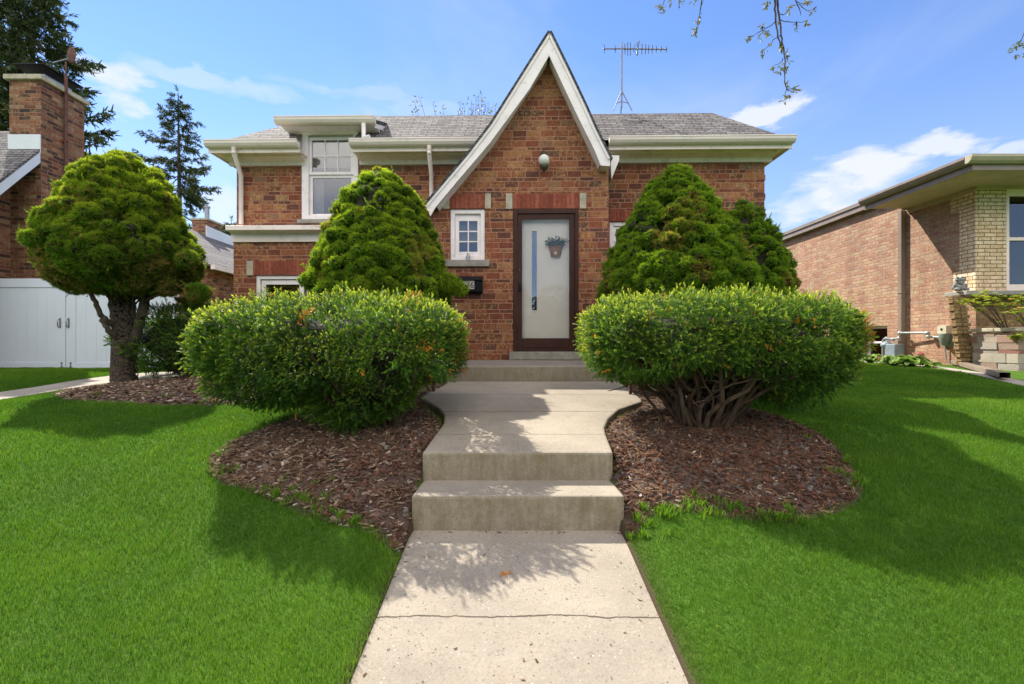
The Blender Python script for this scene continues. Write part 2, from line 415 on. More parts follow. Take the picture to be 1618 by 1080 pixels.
def glassmat(name, refl=.10, transp=.75, k=1.0):
    m = bpy.data.materials.new(name); m.use_nodes = True; q = NB(m); N_ = q.N; N_.clear()
    out = N_.new('ShaderNodeOutputMaterial')
    tr = N_.new('ShaderNodeBsdfTransparent'); tr.inputs[0].default_value = (transp, transp, transp, 1)
    gl = N_.new('ShaderNodeBsdfGlossy'); gl.inputs['Roughness'].default_value = .012; gl.inputs[0].default_value = (.95, .97, 1, 1)
    lw = N_.new('ShaderNodeFresnel'); lw.inputs['IOR'].default_value = 1.5
    f = q.math('ADD', q.math('MULTIPLY', lw.outputs[0], k), refl, clamp=True)
    nb = q.noise(q.obj(), 1.7, 2); bp = N_.new('ShaderNodeBump'); bp.inputs['Strength'].default_value = .12; bp.inputs['Distance'].default_value = .01
    q.L.new(nb, bp.inputs['Height']); q.L.new(bp.outputs[0], gl.inputs['Normal'])
    ms = N_.new('ShaderNodeMixShader'); q.L.new(f, ms.inputs[0]); q.L.new(tr.outputs[0], ms.inputs[1]); q.L.new(gl.outputs[0], ms.inputs[2])
    q.L.new(ms.outputs[0], out.inputs[0]); return m
M_glass = glassmat('window_glass', refl=.06)
M_glassn = glassmat('door_lite_glass', refl=.10)
M_glassd = glassmat('storm_glass', refl=.0, transp=.98, k=.75)

def leafmat(name, stops, tipcol=None, tipamt=.8, transl=.35, rough=.5, spec=.4):
    """attributes: rnd (per leaf clump), tip (0 old .. 1 new growth)"""
    m = bpy.data.materials.new(name); m.use_nodes = True; q = NB(m); N_ = q.N; b = N_['Principled BSDF']; out = N_['Material Output']
    c = q.ramp(q.attr('rnd'), stops)
    if tipcol: c = q.mix(q.math('MULTIPLY', q.attr('tip'), tipamt), c, tipcol)
    q.L.new(c, b.inputs['Base Color']); b.inputs['Roughness'].default_value = rough; b.inputs['Specular IOR Level'].default_value = spec
    t = N_.new('ShaderNodeBsdfTranslucent')
    tcx = q.mix(1.0, c, (1.0, 1.0, .55), 'MULTIPLY'); q.L.new(tcx, t.inputs[0])
    ms = N_.new('ShaderNodeMixShader'); ms.inputs[0].default_value = transl
    q.L.new(b.outputs[0], ms.inputs[1]); q.L.new(t.outputs[0], ms.inputs[2]); q.L.new(ms.outputs[0], out.inputs[0])
    return m
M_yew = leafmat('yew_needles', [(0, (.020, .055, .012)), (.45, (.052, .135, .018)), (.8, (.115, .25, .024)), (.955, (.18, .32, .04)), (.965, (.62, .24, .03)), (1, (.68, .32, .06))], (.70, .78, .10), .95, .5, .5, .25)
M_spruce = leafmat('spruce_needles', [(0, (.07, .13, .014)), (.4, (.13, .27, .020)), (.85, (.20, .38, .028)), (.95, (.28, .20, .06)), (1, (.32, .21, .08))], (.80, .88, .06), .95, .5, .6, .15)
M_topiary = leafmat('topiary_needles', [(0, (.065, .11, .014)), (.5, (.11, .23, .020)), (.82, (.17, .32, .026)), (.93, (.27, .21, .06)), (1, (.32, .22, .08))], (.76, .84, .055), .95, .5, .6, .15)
M_conifer = leafmat('conifer_needles', [(0, (.040, .060, .030)), (.5, (.075, .100, .042)), (1, (.13, .145, .055))], None, 0, .2, .7, .05)
M_grass = leafmat('grass_blades', [(0, (.040, .115, .012)), (.4, (.078, .192, .016)), (.75, (.128, .262, .024)), (.96, (.20, .33, .04)), (.975, (.27, .27, .10)), (1, (.30, .28, .12))], (.19, .36, .025), .55, .45, .55, .12)
M_leaf = leafmat('young_leaves', [(0, (.10, .12, .03)), (.5, (.17, .19, .04)), (1, (.30, .22, .06))], None, 0, .4)
M_maple = leafmat('maple_leaves', [(0, (.16, .26, .03)), (.6, (.34, .42, .05)), (.9, (.52, .52, .09)), (1, (.60, .28, .08))], None, 0, .45)
M_hosta = leafmat('broad_leaves', [(0, (.05, .14, .02)), (.6, (.13, .26, .04)), (1, (.20, .34, .07))], (.45, .55, .16), .45, .35)
M_pink = plain('pink_petals', (.62, .25, .24), .7)
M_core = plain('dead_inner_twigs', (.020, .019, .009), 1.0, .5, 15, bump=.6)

# ground
def groundmat():
    m, N_, L_, b = newmat('lawn_soil'); q = NB(m); o = q.obj()
    n = q.noise(o, 1.2, 5, .6); n2 = q.noise(o, 60, 4, .7)
    c = q.mix(q.mapr(n, .3, .7), (.040, .090, .011), (.062, .132, .014))
    c = q.mix(q.mapr(n2, .35, .7), c, (.080, .16, .018))
    c = q.mix(q.attr('soil'), c, (.07, .048, .032))
    L_.new(c, b.inputs['Base Color']); b.inputs['Roughness'].default_value = .95; b.inputs['Specular IOR Level'].default_value = .1
    q.bump(n2, .8, .02, b); return m
def concmat(name, cracks=(), joints=(), warm=1.0, dark=(.13, .105, .07), light=(.345, .30, .235), seed=0):
    m, N_, L_, b = newmat(name); q = NB(m); o = q.obj()
    sp = N_.new('ShaderNodeSeparateXYZ'); L_.new(o, sp.inputs[0])
    big = q.noise(o, 1.3, 6, .65); mid = q.noise(o, 9, 5, .7); fine = q.noise(o, 85, 5, .85); pit = q.noise(o, 34, 4, .75); vo = N_.new('ShaderNodeTexVoronoi'); vo.inputs['Scale'].default_value = 62; L_.new(o, vo.inputs['Vector'])
    c = q.mix(q.mapr(big, .32, .7), tuple(x*.80 for x in light), tuple(x*1.06 for x in light))
    c = q.mix(q.math('MULTIPLY', q.mapr(mid, .5, .8), .35), c, (light[0]*1.08, light[1]*.92, light[2]*.75))
    sp1 = q.mapr(fine, .52, .72); c = q.mix(q.math('MULTIPLY', sp1, .75), c, dark)
    c = q.mix(q.math('MULTIPLY', q.mapr(fine, .46, .30), .6), c, tuple(min(1, x*1.35) for x in light))
    c = q.mix(q.math('MULTIPLY', q.mapr(pit, .56, .70), .55), c, tuple(x*.55 for x in light))
    c = q.mix(q.math('MULTIPLY', q.mapr(q.noise(o, 3.2, 7, .75), .52, .72), .45), c, tuple(x*.62 for x in light))
    sp2 = q.mapr(vo.outputs['Distance'], .26, .14); wv = q.white(vo.outputs['Position'])
    c = q.mix(q.math('MULTIPLY', sp2, q.math('GREATER_THAN', wv, .90)), c, (.52, .48, .42))
    c = q.mix(q.math('MULTIPLY', sp2, q.math('LESS_THAN', wv, .12)), c, (.09, .07, .055))
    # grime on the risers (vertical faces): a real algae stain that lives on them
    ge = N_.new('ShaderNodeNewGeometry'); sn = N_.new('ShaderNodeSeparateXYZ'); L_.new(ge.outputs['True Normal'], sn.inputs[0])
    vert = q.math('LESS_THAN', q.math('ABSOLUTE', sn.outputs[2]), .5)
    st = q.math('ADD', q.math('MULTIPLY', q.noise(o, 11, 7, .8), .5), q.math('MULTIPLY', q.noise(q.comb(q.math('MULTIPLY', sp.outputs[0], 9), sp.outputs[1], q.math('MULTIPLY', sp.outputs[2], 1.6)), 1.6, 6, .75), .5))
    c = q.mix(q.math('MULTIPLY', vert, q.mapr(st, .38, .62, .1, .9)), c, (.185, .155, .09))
    hgt = q.math('ADD', q.math('MULTIPLY', fine, .6), q.math('MULTIPLY', sp2, .3))
    for (y0, amp, wd) in cracks:
        xn = q.noise(q.comb(sp.outputs[0], 0.0, y0*3.7), 2.2, 6, .65)
        yy = q.math('ADD', y0 - amp*.5, q.math('MULTIPLY', xn, amp))
        wn = q.noise(q.comb(sp.outputs[0], y0, 1.0), 14, 3)
        ww = q.math('MULTIPLY', wn, wd*2)
        dd = q.math('ABSOLUTE', q.math('SUBTRACT', sp.outputs[1], yy))
        k = q.math('LESS_THAN', dd, ww)
        c = q.mix(q.math('MULTIPLY', k, .85), c, (.06, .045, .03)); hgt = q.math('SUBTRACT', hgt, q.math('MULTIPLY', k, 3))
    for y0 in joints:
        dd = q.math('ABSOLUTE', q.math('SUBTRACT', sp.outputs[1], y0)); k = q.mapr(dd, .006, .003)
        c = q.mix(q.math('MULTIPLY', k, .6), c, (.14, .11, .08)); hgt = q.math('SUBTRACT', hgt, q.math('MULTIPLY', k, 2))
    L_.new(c, b.inputs['Base Color']); b.inputs['Roughness'].default_value = .9; b.inputs['Specular IOR Level'].default_value = .2
    q.bump(hgt, .7, .006, b); return m
M_ground = groundmat()
M_soil = plain('mulch_soil', (.075, .045, .032), 1.0, .4, 25, bump=1.0, dirt=(.13, .085, .055))
M_conc = concmat('concrete_walk', cracks=((2.06, .11, .0042), (1.55, .03, .0008)), joints=(0.6, -0.9))
M_conc2 = concmat('concrete_landing', cracks=((4.10, .10, .0055),), joints=(3.47, 4.75))
M_conc3 = concmat('concrete_stoop', light=(.29, .26, .215), dark=(.10, .085, .065))
M_conc4 = concmat('concrete_path', light=(.38, .34, .28))

# ------------------------------------------------------------------ layout outlines
WX0, WX1 = -.578, .648
bedA = smooth_poly([G(*p) for p in [(655, 842), (646, 872), (628, 858), (585, 838), (520, 828), (460, 806), (400, 780), (340, 762), (326, 735), (352, 704), (400, 682), (470, 660), (560, 640), (640, 618), (700, 606)]] + [(-.70, 5.35), (-.86, 4.65), (-.50, 3.75), (-.50, 3.15), (-.50, 2.85)], 1)
bedC = smooth_poly([G(*p) for p in [(984, 846), (1004, 822), (1040, 806), (1090, 806), (1160, 822), (1240, 832), (1310, 818), (1368, 790), (1352, 740), (1300, 686), (1215, 655), (1150, 636), (1080, 612), (1030, 600)]] + [(1.15, 5.35), (1.22, 4.55), (.60, 3.75), (.57, 3.15), (.57, 2.85)], 1)
pathL_top = [G(*p) for p in [(-120, 648), (0, 621), (60, 612), (120, 602), (185, 595), (240, 591), (300, 588), (340, 585)]]
pathL_bot = [G(*p) for p in [(345, 592), (300, 596), (200, 604), (150, 610), (75, 621), (0, 634), (-120, 668)]]
pathL = pathL_top + pathL_bot
bedB = smooth_poly([G(*p) for p in [(70, 622), (110, 636), (200, 640), (300, 642), (400, 640), (430, 628), (500, 610), (640, 596)]] + [(-1.3, 6.6), (-1.3, 7.6), (-4.4, 7.7)] + [G(330, 594), G(300, 598), G(240, 601), G(160, 609)], 1)
bedD = [(1.3, 6.1), (2.6, 5.7), (3.9, 6.2), (4.4, 7.0), (4.4, 7.9), (1.3, 7.9), (1.2, 7.2)]
stripR = [G(*p) for p in [(1366, 573), (1430, 577), (1500, 586), (1560, 598), (1618, 612), (1700, 632), (1700, 618), (1618, 603), (1560, 592), (1500, 582), (1430, 574), (1366, 570.5)]]
landing = [(WX0, 3.09)] + [LP(*p) for p in [(690, 683), (701, 668), (702, 655), (694, 644), (677, 634), (666, 627), (680, 618), (700, 609), (708, 602)]] + \
          [LP(*p) for p in [(978, 602), (996, 616), (1014, 630), (1014, 634), (978, 646), (961, 661), (955, 675), (958, 687), (968, 712)]] + [(WX1, 3.09)]
walk = [(WX0, -6), (WX1, -6), (WX1, 3.0), (WX0, 3.0)]

def gz(X, Y):
    """ground height (world z) of the lawn and beds"""
    X = np.asarray(X, float); Y = np.asarray(Y, float)
    z = CZ - dfun(Y)
    P3 = np.stack([X, Y, X*0], -1).reshape(-1, 3)
    z = z + (.012 * NZ(P3, 1.3) + .006 * NZ(P3, 4.1)).reshape(X.shape)
    # settle towards the walk at its edges
    dw = np.maximum(np.maximum(WX0 - X, X - WX1), 0)
    wz = np.where(Y > .3, CZ - (1.09 + .12 * (2.78 - Y)), CZ - (1.3876 + .04 * (.3 - Y)))
    k = np.clip(1 - dw / .22, 0, 1) * np.clip((2.9 - Y) / .25, 0, 1); k = k * k * (3 - 2 * k)
    z = z * (1 - k) + (wz + .004) * k
    # settle towards the landing slab
    inb = (Y > 2.9) & (Y < 5.7)
    dl = polydist(X, Y, landing); ins = inpoly(X, Y, landing)
    lz = CZ - (.71 - .1154 * (Y - 3.09)) - .055
    k = np.clip(1 - dl / .30, 0, 1) * np.clip((Y - 3.0) / .4, 0, 1) * inb; k = k * k * (3 - 2 * k)
    z = z * (1 - k) + np.minimum(lz, z + .2) * k
    # sink below the slabs
    z = np.where(ins | ((X > WX0 + .03) & (X < WX1 - .03) & (Y < 3.1)) | ((X > -.7) & (X < 1.17) & (Y > 5.4) & (Y < 7.4)), z - .30, z)
    return z

# ground sheet, fine near the camera and coarse to the horizon
def axis(a, b, step, far):
    mid = np.arange(a, b, step); g = []; s, v = step, 0
    while v < far: s *= 1.35; v += s; g.append(v)
    g = np.array(g)
    return np.concatenate([a - g[::-1], mid, b - step + g])
gx = axis(-8.5, 8.5, .055, 300); gy = axis(-1, 11, .055, 300)
GX, GY = np.meshgrid(gx, gy); GZ_ = gz(GX, GY)
nx, ny = len(gx), len(gy)
idx = np.arange(nx*ny).reshape(ny, nx)
FQ = np.stack([idx[:-1, :-1], idx[:-1, 1:], idx[1:, 1:], idx[1:, :-1]], -1).reshape(-1, 4)
dws = np.maximum(np.maximum(WX0 - GX, GX - WX1), 0) + np.clip(GY-2.9, 0, 9); dls = polydist(GX, GY, landing)
soil = np.clip(1.4 - np.minimum(dws, dls)/.035, 0, 1)
tag(mesh_np('ground', np.stack([GX, GY, GZ_], -1).reshape(-1, 3), FQ, M_ground, attrs={'soil': soil.ravel()}, smooth=True), kind='structure')

def bed_sheet(name, poly, mat, lift=.012, step=.05, mound=.03):
    xs = [p[0] for p in poly]; ys = [p[1] for p in poly]
    ax = np.arange(min(xs)-.02, max(xs)+.07, step); ay = np.arange(min(ys)-.02, max(ys)+.07, step)
    X, Y = np.meshgrid(ax, ay); n = len(ax)
    ins = inpoly(X, Y, poly); d = polydist(X, Y, poly) * np.where(ins, 1, -1)
    P3 = np.stack([X, Y, X*0], -1).reshape(-1, 3)
    Z = gz(X, Y) + np.clip(d / .10, -1, 1) * lift + np.clip(d, 0, .4) * mound/.4 + (.010 * NZ(P3, 11) + .005*NZ(P3, 31)).reshape(X.shape) * np.clip(d/.1, 0, 1)
    ok = d > -.10
    ix = np.arange(X.size).reshape(X.shape)
    q = np.stack([ix[:-1, :-1], ix[:-1, 1:], ix[1:, 1:], ix[1:, :-1]], -1).reshape(-1, 4)
    kf = ok.ravel()[q].all(1); q = q[kf]
    us, inv = np.unique(q.ravel(), return_inverse=True)
    V = np.stack([X, Y, Z], -1).reshape(-1, 3)[us]
    return tag(mesh_np(name, V, inv.reshape(-1, 4), mat, smooth=True), kind='structure')
def bedz(X, Y, poly, lift=.012, mound=.03):
    d = polydist(X, Y, poly)
    return gz(X, Y) + np.clip(d/.1, 0, 1)*lift + np.clip(d, 0, .4)*mound/.4
for nm, pl in (('planting_bed', bedA), ('planting_bed', bedC), ('planting_bed', bedB), ('planting_bed', bedD)):
    bed_sheet(nm, pl, M_soil)

# walk, steps, landing, stoop
mb = MB()
ys = [-6, -3, -1.5, -.9, 0, .3, 1, 1.5, 2, 2.5, 2.81]
for a, b in zip(ys[:-1], ys[1:]):
    za, zb = walkz(a), walkz(b)
    mb.add([(WX0, a, za), (WX1, a, za), (WX1, b, zb), (WX0, b, zb), (WX0, a, za-.15), (WX1, a, za-.15), (WX1, b, zb-.15), (WX0, b, zb-.15)],
           [(0, 1, 2, 3), (3, 2, 6, 7)] if b > 2.8 else [(0, 1, 2, 3)])
    mb.add([(WX0, a, za), (WX0, b, zb), (WX0, b, zb-.15), (WX0, a, za-.15)], [(0, 1, 2, 3)])
    mb.add([(WX1, a, za), (WX1, b, zb), (WX1, b, zb-.15), (WX1, a, za-.15)], [(0, 1, 2, 3)])
tag(mb.build('front_walk', M_conc), kind='structure')
st = MB()
st.prism([(-.583, 2.78), (.652, 2.78), (.640, 3.16), (-.572, 3.16)], CZ-1.25, CZ-.889, 'z')
tag(st.build('lower_step', M_conc2, bevel=.018), kind='structure')
def landing_build():
    n = len(landing)
    top = [(x, y, landz(y)) for x, y in landing]; bot = [(x, y, landz(y) - .32) for x, y in landing]
    mb = MB(); mb.add(top + bot, [tuple(range(n)), tuple(range(2*n-1, n-1, -1))] + [(i, (i+1) % n, (i+1) % n+n, i+n) for i in range(n)])
    o = mb.build('landing', M_conc2, bevel=.016); return tag(o, kind='structure')
landing_build()
mb = MB(); mb.box(-.74, 1.21, 5.42, 7.35, CZ-.70, CZ-.272)
tag(mb.build('stoop', M_conc3, bevel=.014), kind='structure')

def flat_strip(name, poly_top, poly_bot, mat, lift=.02):
    a = poly_top; b = poly_bot[::-1]
    V, Q = [], []
    n = min(len(a), len(b)); 
    for i in range(n):
        for (x, y) in (a[i], b[i]): V.append((x, y, float(gz(x, y)) + lift))
        for (x, y) in (a[i], b[i]): V.append((x, y, float(gz(x, y)) - .1))
    for i in range(n-1):
        k = i*4; Q += [(k, k+1, k+5, k+4), (k, k+4, k+6, k+2), (k+1, k+3, k+7, k+5)]
    mb = MB().add(V, Q); return tag(mb.build(name, mat), kind='structure')
flat_strip('side_path', pathL_top[:7], pathL_bot[::-1][:7][::-1], M_conc4)
stripA, stripB = stripR[6:], stripR[:6]      # far edge, near edge
flat_strip('gravel_strip', stripA[1:] , [stripR[0], stripR[1], stripR[2], stripR[3], stripR[4]], M_conc4, .015)
# public pavement and road behind the camera
mb = MB(); mb.box(-40, 40, -7.6, -6, CZ-1.9, CZ-1.60); tag(mb.build('pavement', M_conc4), kind='structure')
mb = MB(); mb.box(-60, 60, -18, -10, CZ-2.0, CZ-1.605); tag(mb.build('road', plain('asphalt', (.055, .055, .057), .9)), kind='structure')

# ------------------------------------------------------------------ brick house (built in its own frame, turned slightly)
HT = math.radians(-1.15); HY = 7.3
house = empty('brick_house', (0, HY, 0), 'red brick house with a steep white trimmed gable over the front door', 'house', rz=HT)
ch_, sh_ = math.cos(HT), math.sin(HT)
def H(px, py, V):      # photo pixel -> house frame (u, z) on plane v = V - HY
    a, b = (px - 809)/F, (540 - py)/F; v0 = V - HY
    # world p = t*(a,1,b); local v = -sin*(x) + cos*(y-HY)
    t = (v0 + ch_*HY) / (-sh_*a + ch_)
    x, y = t*a, t - HY
    return (ch_*x + sh_*y, CZ + t*b)
def HX(px, V): return H(px, 540, V)[0]
def HZ(py, V, px=809): return H(px, py, V)[1]
VG, VM = 7.30, 7.90                     # gable wall plane, main wall plane
def lv(V): return V - HY
EZ = HZ(235, 7.56)                      # soffit height
base = CZ - .75

def wall_face(mb, x0, x1, z0, z1, y, holes, depth=.12, flip=False):
    xs = sorted({x0, x1, *[h[0] for h in holes], *[h[1] for h in holes]}); zs = sorted({z0, z1, *[h[2] for h in holes], *[h[3] for h in holes]})
    for i in range(len(xs)-1):
        for j in range(len(zs)-1):
            cx, cz = (xs[i]+xs[i+1])/2, (zs[j]+zs[j+1])/2
            if any(h[0] < cx < h[1] and h[2] < cz < h[3] for h in holes): continue
            mb.add([(xs[i], y, zs[j]), (xs[i+1], y, zs[j]), (xs[i+1], y, zs[j+1]), (xs[i], y, zs[j+1])], [(0, 1, 2, 3)])
    for (a, b, c, d) in holes:
        yb = y + depth
        mb.add([(a,y,c),(a,yb,c),(a,yb,d),(a,y,d)], [(0,1,2,3)]); mb.add([(b,y,c),(b,yb,c),(b,yb,d),(b,y,d)], [(3,2,1,0)])
        mb.add([(a,y,c),(b,y,c),(b,yb,c),(a,yb,c)], [(0,1,2,3)]); mb.add([(a,y,d),(b,y,d),(b,yb,d),(a,yb,d)], [(3,2,1,0)])

# gable wall
gx0, gx1 = HX(676, VG), HX(961.5, VG)
door_h = (HX(811, VG), HX(914, VG), HZ(568, VG), HZ(330, VG))
win_h = (HX(711.5, VG), HX(766, VG), HZ(410, VG), HZ(329.5, VG))
zl = HZ(329.0, VG)
mb = MB()
wall_face(mb, gx0, gx1, base, zl, 0, [door_h, win_h], .12)
gout = [H(p[0], p[1], VG) for p in [(961.5, 329), (961.5, 262), (953, 255), (940, 215), (912, 160), (890, 115), (868.5, 70), (838, 120), (790, 185), (762, 225), (725, 270), (688, 315), (676, 329)]]
mb.add([(x, 0, z) for x, z in gout], [tuple(range(len(gout)))])
mb.add([(gx1, 0, base), (gx1, lv(VM)+.02, base), (gx1, lv(VM)+.02, gout[1][1]), (gx1, 0, gout[1][1])], [(0, 1, 2, 3)])
mb.add([(gx0, 0, base), (gx0, lv(VM)+.02, base), (gx0, lv(VM)+.02, zl), (gx0, 0, zl)], [(0, 1, 2, 3)])
# main wall
mx0, mx1 = HX(374, VM), HX(1208, VM)
yM = lv(VM)
dw = (HX(479, VM), HX(566, VM), HZ(347, VM), HZ(200, VM))
rw = (HX(963.5, VM), HX(1030, VM), HZ(480, VM), HZ(351, VM))
WT = HZ(246, VM)
wall_face(mb, mx0, mx1, base, WT, yM, [(dw[0], dw[1], dw[2], WT), rw], .12)
# lower left bay, slightly proud
VB = 7.80; yB = lv(VB)
bx0, bx1 = HX(369, VB), HX(660, VB)
lw_ = (HX(404, VB), HX(520, VB), HZ(540, VB), HZ(433.5, VB))
zb = HZ(372, VB)
wall_face(mb, bx0, bx1, base, zb, yB, [lw_], .12)
mb.add([(bx0, yB, base), (bx0, yM+.3, base), (bx0, yM+.3, zb), (bx0, yB, zb)], [(0, 1, 2, 3)])
mb.add([(bx1, yB, base), (bx1, yM+.0, base), (bx1, yM+.0, zb), (bx1, yB, zb)], [(0, 1, 2, 3)])
z = base+.3; k = 0
while z < WT - .1:
    if k % 2 == 0: mb.box(mx1-.10, mx1+.012, yM-.006, yM+.10, z, z+.088)
    z += .154; k += 1
# sides and back
DB = 9.0
for x in (mx0, mx1): mb.add([(x, yM, base), (x, yM+DB, base), (x, yM+DB, WT), (x, yM, WT)], [(0, 1, 2, 3)])
mb.add([(mx0, yM+DB, base), (mx1, yM+DB, base), (mx1, yM+DB, WT), (mx0, yM+DB, WT)], [(0, 1, 2, 3)])
mb.build('wall', M_brick, house)
# toothed brick quoins on the right corner
# interior backdrop room
mb = MB(); mb.box(mx0+.15, mx1-.15, yM+.55, yM+.6, base, WT); mb.build('inner_wall', M_interior, house); mb = MB(); mb.box(gx0+.1, gx1-.1, .40, .45, base, zl-.05); mb.build('inner_wall', M_interior, house)

# lintels
def lintel(x0, x1, x2, x3, y0, y1, V, nm='lintel'):
    z0, z1 = HZ(y1, V), HZ(y0, V); y = lv(V)
    r = MB().box(HX(x1, V), HX(x2, V), y-.012, y+.06, z0, z1).build(nm, M_soldier, house)
    for a, b in ((x0, x1), (x2, x3)):
        if b > a: MB().box(HX(a, V)+.003, HX(b, V)-.003, y-.018, y+.06, z0-.005, z1+.005).build('end_stone', M_stone, r, bevel=.004)
    return r
lintel(799, 810, 915.5, 926.5, 306, 329.6, VG)
lintel(699, 710.5, 766, 776, 306, 329, VG)
lintel(390, 401, 523, 534, 411, 433.2, VB)
lintel(963.3, 963.3, 1030, 1041, 333, 350.6, VM)

def frame_rect(mb, x0, x1, z0, z1, y0, y1, t, tb=None):
    tb = t if tb is None else tb
    mb.box(x0, x0+t, y0, y1, z0, z1); mb.box(x1-t, x1, y0, y1, z0, z1)
    mb.box(x0+t, x1-t, y0+.001, y1-.001, z1-t, z1); mb.box(x0+t, x1-t, y0+.001, y1-.001, z0, z0+tb)
def window(hole, V, parts, nm='window', mat=M_white, tf=.05):
    """parts: list of sashes (x0,x1,z0,z1, cols, rows, ydepth)"""
    x0, x1, z0, z1 = hole; y = lv(V)
    mb = MB(); frame_rect(mb, x0+.002, x1-.002, z0+.002, z1-.002, y+.015, y+.11, tf); w_ = mb.build(nm, mat, house, bevel=.003)
    for (a, b, c, d, nc, nr, yd, ts) in parts:
        mb = MB(); frame_rect(mb, a, b, c, d, y+yd, y+yd+.035, ts, ts*1.25)
        for i in range(1, nc):
            xx = a+ts+(b-a-2*ts)*i/nc; mb.box(xx-.009, xx+.009, y+yd+.004, y+yd+.03, c+ts*1.25, d-ts)
        for j in range(1, nr):
            zz = c+ts*1.25+(d-c-2.25*ts)*j/nr; mb.box(a+ts, b-ts, y+yd+.006, y+yd+.028, zz-.009, zz+.009)
        mb.build('sash', mat, w_, bevel=.002)
        MB().box(a+ts*.8, b-ts*.8, y+yd+.016, y+yd+.019, c+ts, d-ts*.8).build('pane', M_glass, w_)
    return w_
# small window by the door
x0, x1, z0, z1 = win_h
wa = window(win_h, VG, [(HX(718.5, VG), HX(760, VG), HZ(404, VG), HZ(341, VG), 2, 3, .050, .060)], tf=.062)
MB().box(HX(717.5, VG)+.002, HX(760, VG), .062, .095, HZ(341, VG)+.0005, HZ(335.5, VG)).build('head_rail', M_white, wa)
MB().box(HX(702, VG), HX(773, VG), -.045, .10, HZ(421, VG), HZ(410.5, VG)).build('sill', M_sill, wa, bevel=.005)
MB().box(x0+.1, x1-.1, .14, .15, z0+.3, z1-.1).build('blind', M_curtain, wa)
lk = MB(); cx = HX(739.5, VG); lk.tube([(cx-.017, .02, HZ(405, VG)), (cx-.017, .02, HZ(401, VG)), (cx, .02, HZ(399, VG)), (cx+.017, .02, HZ(401, VG)), (cx+.017, .02, HZ(405, VG))], .008, 6)
lk.box(cx-.034, cx+.034, .0, .03, HZ(410, VG), HZ(404, VG)); lk.build('window_latch', M_galv, wa)
# dormer window: surround reaches the dormer soffit
sx0, sx1 = HX(472, VM), HX(568, VM)
dz1 = HZ(196, VM)
mb = MB()
mb.box(HX(470.5, VM), HX(478.5, VM), yM-.03, yM+.08, HZ(240, VM), dz1)         # corner board left
mb.box(HX(478.7, VM), HX(489, VM), yM-.045, yM+.08, HZ(345.5, VM), dz1)
mb.box(HX(559.5, VM), HX(567, VM), yM-.045, yM+.08, HZ(345.5, VM), dz1)
mb.box(HX(489, VM), HX(559.5, VM), yM-.043, yM+.08, HZ(211, VM), dz1)
mb.box(HX(489, VM), HX(559.5, VM), yM-.050, yM+.08, HZ(345.5, VM), HZ(339.5, VM))
dwf = mb.build('window', M_white, house, bevel=.003)
for (ya, yb, nc, nr, yd) in ((215, 274, 3, 2, 0.0), (274, 340, 1, 1, .03)):
    a, b, c, d = HX(489, VM)+.004, HX(559.5, VM)-.004, HZ(yb, VM), HZ(ya, VM)
    mb = MB(); frame_rect(mb, a, b, c, d, yM-.02+yd, yM+.015+yd, .045)
    for i in range(1, nc):
        xx = a+.045+(b-a-.09)*i/nc; mb.box(xx-.009, xx+.009, yM-.015+yd, yM+.01+yd, c+.045, d-.045)
    if nr > 1: zz = (c+d)/2; mb.box(a+.045, b-.045, yM-.013+yd, yM+.008+yd, zz-.009, zz+.009)
    mb.build('sash', M_white, dwf, bevel=.002)
    MB().box(a+.035, b-.035, yM-.004+yd, yM-.001+yd, c+.035, d-.035).build('pane', M_glass, dwf)
MB().box(HX(472, VM), HX(575, VM), yM-.07, yM+.1, HZ(351.5, VM), HZ(346, VM)).build('sill', M_sill, dwf, bevel=.004)
# curtains: gathered folds
def curtain(x0, x1, z0, z1, y, parent, n=10, amp=.02):
    V = []; m = n*6
    for i in range(m+1):
        x = lerp(x0, x1, i/m); yy = y + amp*math.sin(i*2*PI/6)
        V += [(x, yy, z0), (x, yy, z1)]
    MB().add(V, [(2*i, 2*i+2, 2*i+3, 2*i+1) for i in range(m)], True).build('curtain', M_curtain, parent)
curtain(HX(490, VM), HX(508, VM), HZ(338, VM), HZ(272, VM), yM+.11, dwf, 4)
curtain(HX(552, VM), HX(560, VM), HZ(338, VM), HZ(272, VM), yM+.11, dwf, 2)
MB().box(HX(489, VM), HX(560, VM), yM+.035, yM+.04, HZ(262, VM), HZ(211, VM)).build('roller_blind', M_curtain, dwf)
# lower left window: two casements
a0, a1, c0, c1 = lw_
window(lw_, VB, [(HX(411, VB), HX(478, VB), c0+.02, HZ(441, VB), 1, 1, .04, .07), (HX(483, VB), HX(517, VB), c0+.02, HZ(441, VB), 1, 1, .04, .05)], tf=.06)
# right window behind the spruces
window(rw, VM, [(rw[0]+.06, rw[1]-.06, rw[2]+.05, rw[3]-.06, 1, 1, .04, .05)], tf=.06)

# front door: brown storm door, white door behind
x0, x1 = door_h[0], door_h[1]; zt = door_h[3]; zs = HZ(555.3, VG)
mb = MB()
frame_x = (HX(811.6, VG), HX(913.4, VG))
mb.box(frame_x[0], HX(817.5, VG), -.02, .10, zs, zt-.003); mb.box(HX(908.5, VG), frame_x[1], -.02, .10, zs, zt-.003)
mb.box(HX(817.5, VG), HX(908.5, VG), -.019, .099, HZ(337.5, VG), zt-.003)
door = mb.build('door_frame', M_brown, house, bevel=.003)
mb = MB(); a, b, c, d = HX(818, VG), HX(908, VG), HZ(554.5, VG), HZ(338, VG)
mb.box(a, HX(825, VG), .0, .035, c, d); mb.box(HX(899.6, VG), b, .0, .035, c, d); mb.box(HX(825, VG), HX(899.6, VG), .001, .034, HZ(346, VG), d)
mb.box(HX(825, VG), HX(899.6, VG), .001, .034, c, HZ(534, VG))
mb.box(HX(826, VG), HX(898.6, VG), -.006, .0, HZ(549, VG), HZ(539, VG))
